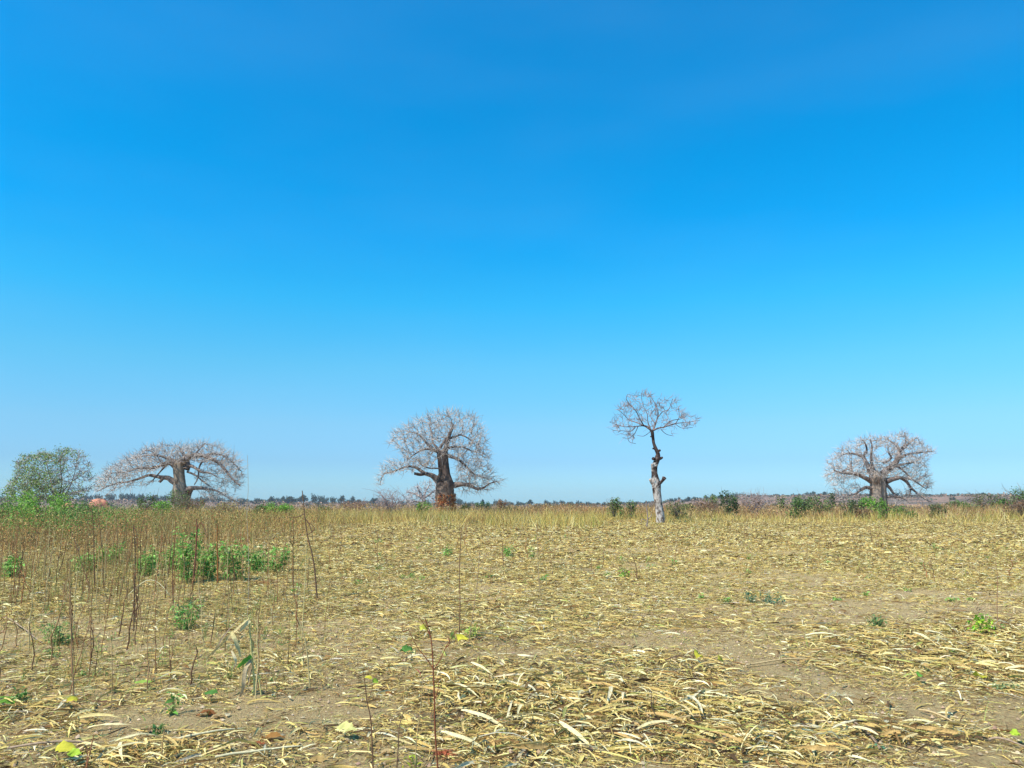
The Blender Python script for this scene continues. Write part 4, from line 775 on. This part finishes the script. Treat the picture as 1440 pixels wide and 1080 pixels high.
# the seedlings in front
special('brown_seedling', 'red-brown branching seedling in the centre foreground', [[(617, 1090), (612, 1030), (611, 985), (609, 938), (606, 897), (597, 868)], [(609, 940), (598, 924), (586, 909), (574, 884)], [(610, 942), (620, 926), (628, 908), (644, 884)], [(606, 897), (600, 884), (588, 866)], [(627, 911), (632, 905), (630, 895)], [(574, 886), (566, 888), (566, 878)], [(611, 985), (616, 970), (617, 958)]], 5.5, (.21, .07, .035), 'seedling')
special('brown_seedling', 'dark zigzag seedling with a yellow-green leaf, left of the red-brown one', [[(525, 1088), (523, 1040), (521, 1010), (516, 985), (513, 960), (510, 940)], [(521, 1010), (526, 1003)], [(518, 985), (523, 970), (524, 962)]], 4.5, (.17, .09, .05), 'seedling',
        [('leaf', (524, 960), .05, .035, 1.0, .5, YG, .6), ('leaf', (523, 955), .045, .03, 3.2, .7, YEL, -.5)])
special('pink_seedling', 'pale thin seedling with pink tip in front of the red-brown one', [[(583, 1088), (586, 1040), (591, 1000), (594, 960), (595, 935)], [(591, 975), (590, 962), (589, 945)]], 3, (.45, .33, .16), 'seedling',
        [('pink_leaf', (592, 952), .06, .016, 2.6, 1.3, np.array((.62, .16, .14)), .8), ('pink_leaf', (593, 958), .05, .014, .5, 1.2, np.array((.6, .2, .16)), -.6), ('leaf', (591, 975), .03, .02, 2, .5, YEL, .2)])
special('brown_seedling', 'short dark stem between the zigzag and the pale seedling', [[(557, 1085), (560, 1050), (561, 1025), (566, 1005), (570, 995)], [(561, 1025), (556, 1015)]], 4, (.20, .12, .07), 'seedling')
def tuft(px, py, n, L_, col, label, name='red_root_tuft', cat='root tuft'):
    x, y = G(px, py); z = h1(x, y); V, Q = ribbons(np.zeros((n, 3))+np.stack([rng.normal(0, .03, n), rng.normal(0, .02, n), .01+0*rng.random(n)], 1), rng.random(n)*6.28, L_*(.5+rng.random(n)), .004, 3, .2+.7*rng.random(n), -1.4, rng.normal(0, .5, n), rng.random(n)*6, 0., 'grass')
    V[:, 2] = np.maximum(V[:, 2], .003); o = put(mk(name, V, Q, M_STEM, rep(pick([col], n, None, .3), 8)), name); o.location = (x, y, z+.01); tag(o, label, cat)
tuft(625, 1068, 70, .09, (.42, .12, .06), 'reddish tangle of dry rootlets at the foot of the red-brown seedling')
tuft(372, 822, 90, .35, (.42, .19, .08), 'rusty withered tuft right of the green weeds at left', 'rusty_tuft', 'dry tuft')
tuft(1180, 985, 50, .10, (.75, .66, .42), 'pale straw tuft in the right foreground', 'straw_tuft', 'dry tuft')

# wilted maize plant
def px_ribbon(pts, wd, D, org, name, parent, col, mat=M_STRAW, fold=.4, sub=4, prf=None):
    P = np.array([tuple(W(a, b, D+c)) for a, b, c in pts]); t = np.linspace(0, len(P)-1, (len(P)-1)*sub+1); i = np.clip(t.astype(int), 0, len(P)-2); f = (t-i)[:, None]
    Pm = P[np.maximum(i-1, 0)]; P0 = P[i]; P1 = P[i+1]; Pn = P[np.minimum(i+2, len(P)-1)]
    C = .5*(2*P0+(P1-Pm)*f+(2*Pm-5*P0+4*P1-Pn)*f**2+(3*P0-Pm-3*P1+Pn)*f**3); n = len(C); T = np.gradient(C, axis=0); T /= np.linalg.norm(T, axis=1, keepdims=True)
    s = np.linspace(0, 1, n); ww = .62*wd*np.clip(np.sin(np.pi*(s*.86+.12))**.7, .08, 1)/2; r = np.random.default_rng(int(abs(pts[0][0]*3))); tw = np.cumsum(r.normal(0, .25, n))
    V = []
    for j in range(n):
        a = np.cross(T[j], (0, 1, .15)); a /= np.linalg.norm(a)+1e-9; b = np.cross(T[j], a); q = a*math.cos(tw[j])+b*math.sin(tw[j]); m = np.cross(T[j], q)
        V += [C[j]-q*ww[j]+m*ww[j]*fold, C[j], C[j]+q*ww[j]+m*ww[j]*fold*.7]
    V = np.array(V)-np.array(org); idx = np.arange(3*n).reshape(n, 3); Q = np.concatenate([np.stack([idx[:-1, k], idx[:-1, k+1], idx[1:, k+1], idx[1:, k]], 1) for k in (0, 1)])
    return put(mk(name, V, Q, mat, np.array(col)*(1+.12*np.repeat(r.random((n, 1))-.5, 3, 0))), name, parent)
def maize():
    x, y = G(358, 980); z = h1(x, y); t = thing('wilted_maize_plant', (x, y, z), 'wilted maize plant with hanging dry leaves and one green leaf, left foreground', 'maize plant'); org = (x, y, z); D = y
    for st, m_ in (([(358, 984), (357, 950), (354, 923), (352, 895), (350, 868)], 8), ([(368, 982), (364, 955), (359, 932), (355, 922)], 6)):
        a = Acc(); px_tube(a, st, m_*.001, m_*.0007, D, (.58, .50, .20), 7, 3, org); put(a.mesh('stem', M_STEM), 'stem', t)
    pale = (.64, .50, .24); tan = (.50, .36, .16)
    px_ribbon([(350, 870, 0), (338, 880, -.05), (322, 895, -.08), (305, 912, -.06), (292, 925, -.02), (290, 938, 0)], .03, D, org, 'dry_leaf', t, pale)
    px_ribbon([(352, 873, 0), (345, 878, -.04), (337, 888, -.06)], .05, D, org, 'dry_leaf', t, (.70, .58, .30))
    px_ribbon([(345, 884, 0), (338, 900, -.05), (325, 914, -.1), (308, 920, -.1), (294, 923, -.05)], .025, D, org, 'dry_leaf', t, tan)
    px_ribbon([(336, 870, -.02), (318, 890, -.05), (304, 912, -.05), (296, 926, 0)], .016, D, org, 'dry_leaf', t, (.36, .26, .18))
    px_ribbon([(326, 888, -.08), (330, 900, -.1), (335, 914, -.1), (339, 925, -.08)], .06, D, org, 'dry_leaf', t, (.64, .52, .24))
    px_ribbon([(326, 915, -.05), (331, 928, -.06), (329, 938, -.05), (325, 944, -.03)], .04, D, org, 'dry_leaf', t, (.70, .60, .38))
    px_ribbon([(354, 922, 0), (346, 928, -.05), (338, 934, -.08), (333, 939, -.1)], .06, D, org, 'green_leaf', t, (.16, .38, .05), M_LEAF)
    px_ribbon([(356, 926, .02), (348, 936, -.03), (344, 950, -.05), (342, 966, -.05), (336, 984, -.03)], .055, D, org, 'dry_leaf', t, (.46, .36, .22))
    px_ribbon([(355, 930, .02), (352, 945, .0), (350, 965, 0), (348, 985, .02)], .05, D, org, 'dry_leaf', t, (.38, .28, .16))
    px_ribbon([(350, 930, .02), (342, 944, .03), (338, 962, .04), (340, 982, .03)], .035, D, org, 'dry_leaf', t, tan)
    px_ribbon([(352, 895, 0), (356, 905, .04), (354, 920, .05)], .03, D, org, 'dry_leaf', t, (.52, .44, .18))
maize()

# ---------------------------------------------------------------- green weeds and leafy seedlings
def leafy_weed(name, label, px, py, top, wpx, pal, leaf, n, stems=4, group=None, cat='weed', spread=.5, floor=.15):
    x, y = G(px, py); z = h1(x, y); t = thing(name, (x, y, z), label, cat, group); r = np.random.default_rng(int(px*3+py)); ht = max(W(px, top, y).z-z, .03); wr = wpx/F*y/2; ac = Acc(); lv = []
    for k in range(stems):
        a = r.random()*6.283; q = wr*r.random()**.6; e = Vector((q*math.cos(a), q*.8*math.sin(a), ht*(.6+.4*r.random())*(1 if k else 1.0)))
        b = Vector((e.x*spread, e.y*spread, 0)); P = [b+Vector((0, 0, -.02)), b.lerp(e, .5)+Vector((r.normal(0, .02), 0, 0)), e]; V, Q = tube(P, [.0045, .0035, .002], 4, cap=False); ac.add(V, Q, (.20, .24, .08)); m = n//stems
        tt = floor+(1-floor)*r.random((m, 1)); lv.append(np.array(P[0])*(1-tt)+np.array(P[2])*tt)
    put(ac.mesh('stems', M_STEM), 'stems', t); C = np.concatenate(lv); m = len(C); C[:, :2] += r.normal(0, leaf*.45, (m, 2)); s = leaf*(.35+.95*r.random(m)); V, Q = ribbons(C, r.random(m)*6.283, s, s*.42, 3, r.normal(.45, .5, m), -1.0, 0., r.normal(0, .5, m), 0., 'leaf', .3)
    tag(put(mk('foliage', V, Q, M_LEAF, rep(pick(pal, m, None, .22, r), 12)), 'foliage', t), kind='stuff'); return t
WG = [(.16, .36, .06), (.23, .46, .09), (.31, .54, .14), (.11, .25, .05), (.38, .46, .14)]
for lb, px, py, top, wpx, n, st in [('tallest bushy green weed in the left field, tapering to a point', 264, 822, 745, 24, 300, 5), ('broad green weed left of the tapering one', 232, 805, 766, 34, 300, 7), ('dense green weed just right of the tapering one', 290, 818, 764, 28, 280, 6),
        ('green weed behind the straight red-brown stalk', 326, 820, 757, 34, 330, 7), ('broad low green weed nearest the dark kinked stalk', 374, 806, 765, 52, 420, 10), ('small green weed far left among brown stalks', 116, 808, 778, 26, 170, 5),
        ('green weed between the double stalk and the blackened seed head', 152, 795, 764, 30, 220, 6), ('pale green weed among stalks left of the broad green weed', 206, 812, 775, 24, 160, 5), ('low weed at the left edge with pale leaves', 12, 815, 782, 34, 160, 5)]:
    leafy_weed('green_weed', lb, px, py, top-3, wpx*1.45, WG, .085, int(n*1.9), st+5)
leafy_weed('creeping_weed', 'dark green sprawling weed in the left field below the taller weeds', 258, 880, 838, 66, WG+[(.06, .14, .07)], .05, 380, 14, spread=.3)
leafy_weed('creeping_weed', 'blue-green creeping weed on bare soil right of centre', 1082, 848, 832, 66, [(.10, .22, .13), (.14, .27, .15), (.08, .16, .10)], .05, 260, 16, spread=.8)
leafy_weed('green_weed', 'small green weed at the foot line of the central baobab in mid field', 630, 784, 766, 26, WG, .07, 160, 7)
leafy_weed('green_weed', 'low bright green weed right of the tall straight dark stalk', 713, 783, 767, 36, WG+[(.2, .4, .08)], .07, 220, 9)
leafy_weed('green_weed', 'small green weed just right of the low bright green weed', 747, 784, 766, 14, WG, .06, 90, 4)
leafy_weed('lime_weed', 'yellow-green seedling right of mid field centre', 877, 812, 794, 18, [(.30, .46, .06), (.2, .36, .06)], .07, 60, 4)
leafy_weed('green_weed', 'tiny dark weed in the far field left of centre', 532, 766, 756, 16, WG, .06, 70, 4)
leafy_weed('green_weed', 'small green weed far out on the right of the field', 1318, 774, 762, 12, WG, .07, 70, 4)
leafy_weed('green_weed', 'low green tussock left of the right hand bare patch', 1232, 882, 866, 30, [(.09, .17, .06), (.14, .24, .08)], .05, 130, 10)
leafy_weed('lime_weed', 'bright lime leafy weed near the right edge', 1384, 892, 862, 28, [(.34, .58, .04), (.26, .50, .05), (.42, .62, .06)], .075, 90, 8)
leafy_weed('green_weed', 'small green weed right beside the slender brown stalk', 1407, 890, 877, 10, WG, .04, 40, 3)
leafy_weed('green_weed', 'small blue-green weed in the lower right foreground', 1236, 1064, 1046, 22, [(.12, .26, .14), (.18, .34, .18)], .03, 80, 6)
leafy_weed('green_weed', 'small dark green weed at the lower left foreground', 219, 1036, 1016, 18, [(.06, .16, .05), (.10, .22, .06)], .045, 30, 4)
leafy_weed('green_weed', 'thin green weed left of the lowest left cluster of brown leaves', 243, 1008, 970, 10, WG, .05, 40, 3)
leafy_weed('green_weed', 'green weed in the pale grass at the middle left', 84, 905, 872, 46, [(.16, .30, .08), (.24, .38, .12), (.34, .42, .14)], .05, 260, 12)
leafy_weed('green_weed', 'pale weed climbing a grey stem at the lower left', 30, 985, 965, 26, [(.14, .30, .08), (.2, .36, .1)], .05, 50, 4)
leafy_weed('lime_weed', 'yellow-green leaves at the foot of the pale pink-tipped seedling', 582, 1086, 1056, 26, [(.44, .56, .04), (.60, .60, .06)], .055, 16, 3)
leafy_weed('lime_weed', 'yellow-green weed at the foot of the thin branched stalk', 664, 902, 878, 26, [(.30, .44, .08), (.40, .48, .10)], .05, 50, 5)
leafy_weed('green_weed', 'green weed at mid right beside curled golden leaves', 1346, 922, 912, 18, [(.16, .34, .06), (.24, .42, .08)], .04, 30, 4)
leafy_weed('green_weed', 'grey-green fuzzy weed near the right edge of the foreground', 1412, 975, 958, 30, [(.22, .32, .14), (.3, .38, .18)], .03, 120, 10)
for k in range(46):
    u_ = random.uniform(380, 1450); v_ = random.uniform(742, 850)
    leafy_weed('low_weed', 'tiny low green weed dotted in the middle field straw, '+('left of' if u_ < 925 else 'right of')+' the pollarded tree', u_, v_, v_-random.uniform(4, 9), random.uniform(8, 20), WG+[(.3, .42, .08)], .05, 36, 3, 'tiny weeds dotted over the field')

for k in range(34):
    u_ = random.uniform(10, 430); v_ = random.uniform(840, 965)
    leafy_weed('low_weed', 'small pale green weed between the stalks '+('left' if u_ < 180 else 'right' if u_ > 270 else 'in front')+' of the sprawling dark weed', u_, v_, v_-random.uniform(8, 22), random.uniform(10, 24), [(.24, .36, .09), (.34, .44, .13), (.16, .28, .07), (.44, .42, .16)], .035, 26, 3, 'small weeds between the stalks at left')
# ---------------------------------------------------------------- single broad leaves
def broad(name, label, px, py, ln, wd, hd, pitch, col, roll=0., lift=.03, cat='leaf', group=None):
    if name != 'fallen_leaf': ln *= 1.7; wd *= 1.7; lift += .035; pitch = min(pitch, .8)
    x, y = G(px, py); z = h1(x, y)+lift; V, Q = ribbons(np.array([[-math.cos(hd)*ln/2, -math.sin(hd)*ln/2, 0]]), np.array([hd]), ln, wd, 7, pitch, -pitch*1.8, .4, roll, .4, 'leaf', .3)
    r = np.random.default_rng(int(px+py)); V += r.normal(0, wd*.09, V.shape)*np.array([1, 1, .8]); o = put(mk(name, V, Q, M_LEAF, np.tile(col, (len(V), 1))*(1+.15*r.normal(0, 1, (len(V), 1)).clip(-1, 1))), name); o.location = (x, y, z); tag(o, label, cat, group); return o
broad('yellow_leaf', 'bright yellow folded leaf standing on the straw right of centre', 982, 940, .075, .055, 1.2, .9, YEL, .5)
broad('yellow_leaf', 'smaller yellow leaf right of the folded yellow leaf', 1013, 946, .05, .04, 1.8, .9, np.array((.55, .5, .08)), .8)
broad('yellow_leaf', 'yellow upright leaf near the right edge', 1377, 968, .07, .05, 1.5, 1.0, YEL, .4)
broad('yellow_leaf', 'yellow leaf lying at the lower left corner', 90, 1071, .07, .045, .2, .25, YEL, .35)
broad('yellow_leaf', 'green-yellow leaf just below the lower left yellow leaf', 103, 1078, .05, .035, -.2, .2, YG, .3)
broad('yellow_leaf', 'small yellow leaf above the short forked stem at left', 101, 998, .05, .035, 1.0, .4, YEL, .3)
broad('yellow_leaf', 'pale yellow leaf pair at the lower centre left', 487, 1042, .08, .045, -.4, .3, np.array((.66, .62, .22)), .3)
broad('yellow_leaf', 'wilted yellow-green leaf hanging at the tall dark stalk foot', 637, 912, .11, .05, 1.4, 1.1, np.array((.46, .50, .10)), .9, .05)
broad('yellow_leaf', 'yellow leaf right of the hanging wilted leaf', 652, 912, .08, .06, 1.0, 1.0, YEL, .3, .04)
broad('yellow_leaf', 'yellow leaf behind the top of the red-brown seedling', 597, 897, .07, .05, .8, .5, np.array((.56, .56, .08)), .5, .04)
broad('green_leaf', 'round dark green leaf on the soil left of the red-brown seedling', 572, 930, .08, .06, .6, .3, GR, .2)
broad('green_leaf', 'round green leaf lying right of the maize plant foot', 296, 990, .06, .04, .1, .15, GR, .1)
broad('green_leaf', 'small round green leaf in the right foreground', 1294, 967, .04, .035, .8, .6, np.array((.14, .36, .06)), .4)
broad('green_leaf', 'bright green leaf pair in the left foreground litter', 202, 972, .08, .03, .4, .2, np.array((.3, .44, .08)), .2)
broad('green_leaf', 'green leaf at the far left of the lower foreground', 4, 1000, .08, .05, .5, .3, np.array((.18, .36, .05)), .2)
broad('lime_leaf', 'lime yellow leaves at the lower right edge', 1430, 1050, .045, .03, .5, .5, np.array((.46, .62, .06)), .3)
for lb, px, py, ln, wd, hd, pi, c in [('crumpled rust brown leaf, leftmost of the pair below the maize plant', 290, 1010, .12, .10, .3, .8, (.30, .12, .04)), ('tan curled leaf beside the crumpled rust brown one', 305, 1012, .11, .07, 1.1, .7, (.55, .38, .18)),
        ('pale pointed leaf just right of the tan curled leaf', 318, 1008, .09, .05, 2.0, .5, (.72, .6, .36)), ('large orange-brown curled leaf, lower left of centre', 385, 1040, .14, .10, .2, .7, (.46, .22, .06)),
        ('golden lobed leaf with dark edge, lower left of centre', 412, 1052, .11, .08, 1.2, .5, (.72, .52, .14)), ('rust leaf left of the large orange-brown leaf', 362, 1050, .10, .06, -.2, .4, (.32, .10, .04)),
        ('orange-tan leaf above the golden lobed leaf', 425, 1030, .13, .07, .1, .4, (.58, .38, .12)), ('amber leaf lying at the bottom edge left of centre', 448, 1070, .10, .06, .3, .4, (.58, .38, .14)),
        ('small orange leaf near the zigzag seedling', 546, 982, .07, .05, .5, .5, (.48, .2, .06)), ('tan leaf right of the small orange leaf', 560, 990, .07, .04, 1.4, .6, (.68, .48, .2)),
        ('tan leaf at the bottom left of centre', 545, 1062, .09, .07, .6, .4, (.6, .42, .2)), ('orange leaf in the straw right of the red-brown seedling', 727, 1032, .07, .045, .3, .4, (.6, .34, .14)),
        ('brown leaf behind the seedlings in the straw', 575, 912, .10, .06, .1, .4, (.42, .22, .08)), ('brown leaf far left behind the zigzag seedling', 461, 930, .09, .05, .3, .4, (.46, .24, .08)),
        ('orange-brown leaf left of the curved pale stalk', 395, 975, .07, .04, .6, .3, (.45, .22, .08)), ('ochre leaf at the bottom of the right foreground', 1230, 1072, .16, .06, .2, .3, (.62, .46, .2)),
        ('dark leaf lying alone at the left in front of the stalks', 78, 940, .09, .06, .9, .4, (.26, .15, .08)), ('golden leaf in the straw heap right of centre bottom', 770, 1018, .07, .05, .4, .5, (.7, .48, .12))]:
    broad('fallen_leaf', lb, px, py, ln, wd*.8, hd, pi*.45, np.array(c)*.9, random.uniform(-.5, .5), .01, 'fallen leaf')

# ---------------------------------------------------------------- the largest maize leaves, one by one
LMC = [((.72, .57, .24), 'golden'), ((.80, .68, .36), 'pale'), ((.64, .46, .17), 'ochre'), ((.50, .32, .12), 'brown'), ((.68, .60, .38), 'greyish')]
LM = []
for q in range(14):
    r = np.random.default_rng(700+q); V, Q = ribbons(np.array([[-.5*.36, 0, 0.]]), np.array([0.]), .26+.14*r.random(), .017+.014*r.random(), 9, .25*r.random()+.05, -.5*r.random()-.2, r.normal(0, .6), r.normal(0, .5), r.normal(0, 1.2), 'blade', .45)
    V += r.normal(0, .0015, V.shape); V[:, 2] -= V[:, 2].min(); c = np.array(LMC[q % 5][0]); c2 = np.clip(1+.18*r.normal(0, 1, (len(V), 1)), .7, 1.2)
    LM.append(mk('dry_maize_leaf', V, Q, M_STRAW, c*c2))
k = 0
while k < 210:
    u = random.uniform(-30, 1470); v = random.uniform(885, 1090)
    x, y = G(u, v); hp = float(heap(np.array([x]), np.array([y]))[0]); pz = .05+.9*hp+(.14 if u > 620 else 0)
    if random.random() > pz or dens(np.array([x]), np.array([y]))[0] < .15: continue
    q = random.randrange(14); o = put(LM[q], 'dry_maize_leaf'); o.location = (x, y, h1(x, y)+.012+.05*hp*random.random()); s = random.uniform(.55, 1.05); o.scale = (s, s, s)
    o.rotation_euler = (random.gauss(0, .12), random.gauss(0, .1), float(flow(np.array([x]), np.array([y]))[0])+random.gauss(0, .9)); k += 1
    tag(o, 'large curled '+LMC[q % 5][1]+' dry maize leaf lying '+('in the straw heaps of the foreground' if hp > .35 else 'on the left foreground soil' if u < 620 else 'on the right foreground litter'), 'dry leaf', 'large dry maize leaves in the foreground')
# long dry canes lying on the soil
for i, (a, b, c, d, lb) in enumerate([(5, 870, 62, 905, 'long grey cane propped across the soil at the left edge'), (1295, 1005, 1345, 1020, 'dark short cane lying near the right edge of the foreground'), (240, 1050, 345, 1030, 'long brown cane lying across the lower left foreground'),
        (10, 1058, 140, 1052, 'pale cane lying along the bottom left corner'), (880, 1040, 1000, 1018, 'brown cane lying across the straw heap right of centre'), (180, 838, 240, 838, 'thin arched dark twig above the sprawling weed at left'),
        (1390, 1048, 1440, 1056, 'pale cane at the lower right edge'), (1050, 945, 1180, 932, 'thin reddish cane behind the yellow leaves at right'), (300, 1075, 420, 1055, 'curved brown cane at the bottom left of centre'), (1240, 1070, 1200, 1020, 'thin brown cane in the lower right foreground')]):
    x0, y0 = G(a, b); x1, y1 = G(c, d); m = ((x0+x1)/2, (y0+y1)/2); P = [Vector((x0+(x1-x0)*t-m[0], y0+(y1-y0)*t-m[1]+.02*math.sin(t*5+i), h1(x0+(x1-x0)*t, y0+(y1-y0)*t)-h1(*m)+.02+(.25 if i == 5 else .02)*math.sin(t*3.14))) for t in np.linspace(0, 1, 6)]
    V, Q = tube(P, [.0075, .008, .0075, .007, .006, .004], 6, .1, 0, i, 2); o = put(mk('dry_cane', V, Q, M_STEM, np.tile([(.34, .24, .16), (.5, .36, .18), (.62, .54, .32)][i % 3], (len(V), 1))), 'dry_cane'); o.location = (m[0], m[1], h1(*m)); tag(o, lb, 'cane')

# ---------------------------------------------------------------- haze
def haze():
    a = 2350; z0, z1 = -45, 32; V = [(x, y, z) for z in (z0, z1) for x, y in ((-a, -a), (a, -a), (a, a), (-a, a))]
    m = bpy.data.materials.new('haze_air'); m.use_nodes = True; nt = m.node_tree; nt.nodes.clear(); o = nt.nodes.new('ShaderNodeOutputMaterial'); p = nt.nodes.new('ShaderNodeVolumePrincipled')
    p.inputs['Color'].default_value = (.86, .91, 1, 1); p.inputs['Density'].default_value = .00014; p.inputs['Anisotropy'].default_value = .2; nt.links.new(p.outputs[0], o.inputs['Volume'])
    me = mk('haze', np.array(V, float), np.array([(0, 3, 2, 1), (4, 5, 6, 7), (0, 1, 5, 4), (1, 2, 6, 5), (2, 3, 7, 6), (3, 0, 4, 7)]), m)
    tag(put(me, 'haze'), 'thin pale blue haze over the whole plain', 'haze', kind='stuff')
haze()
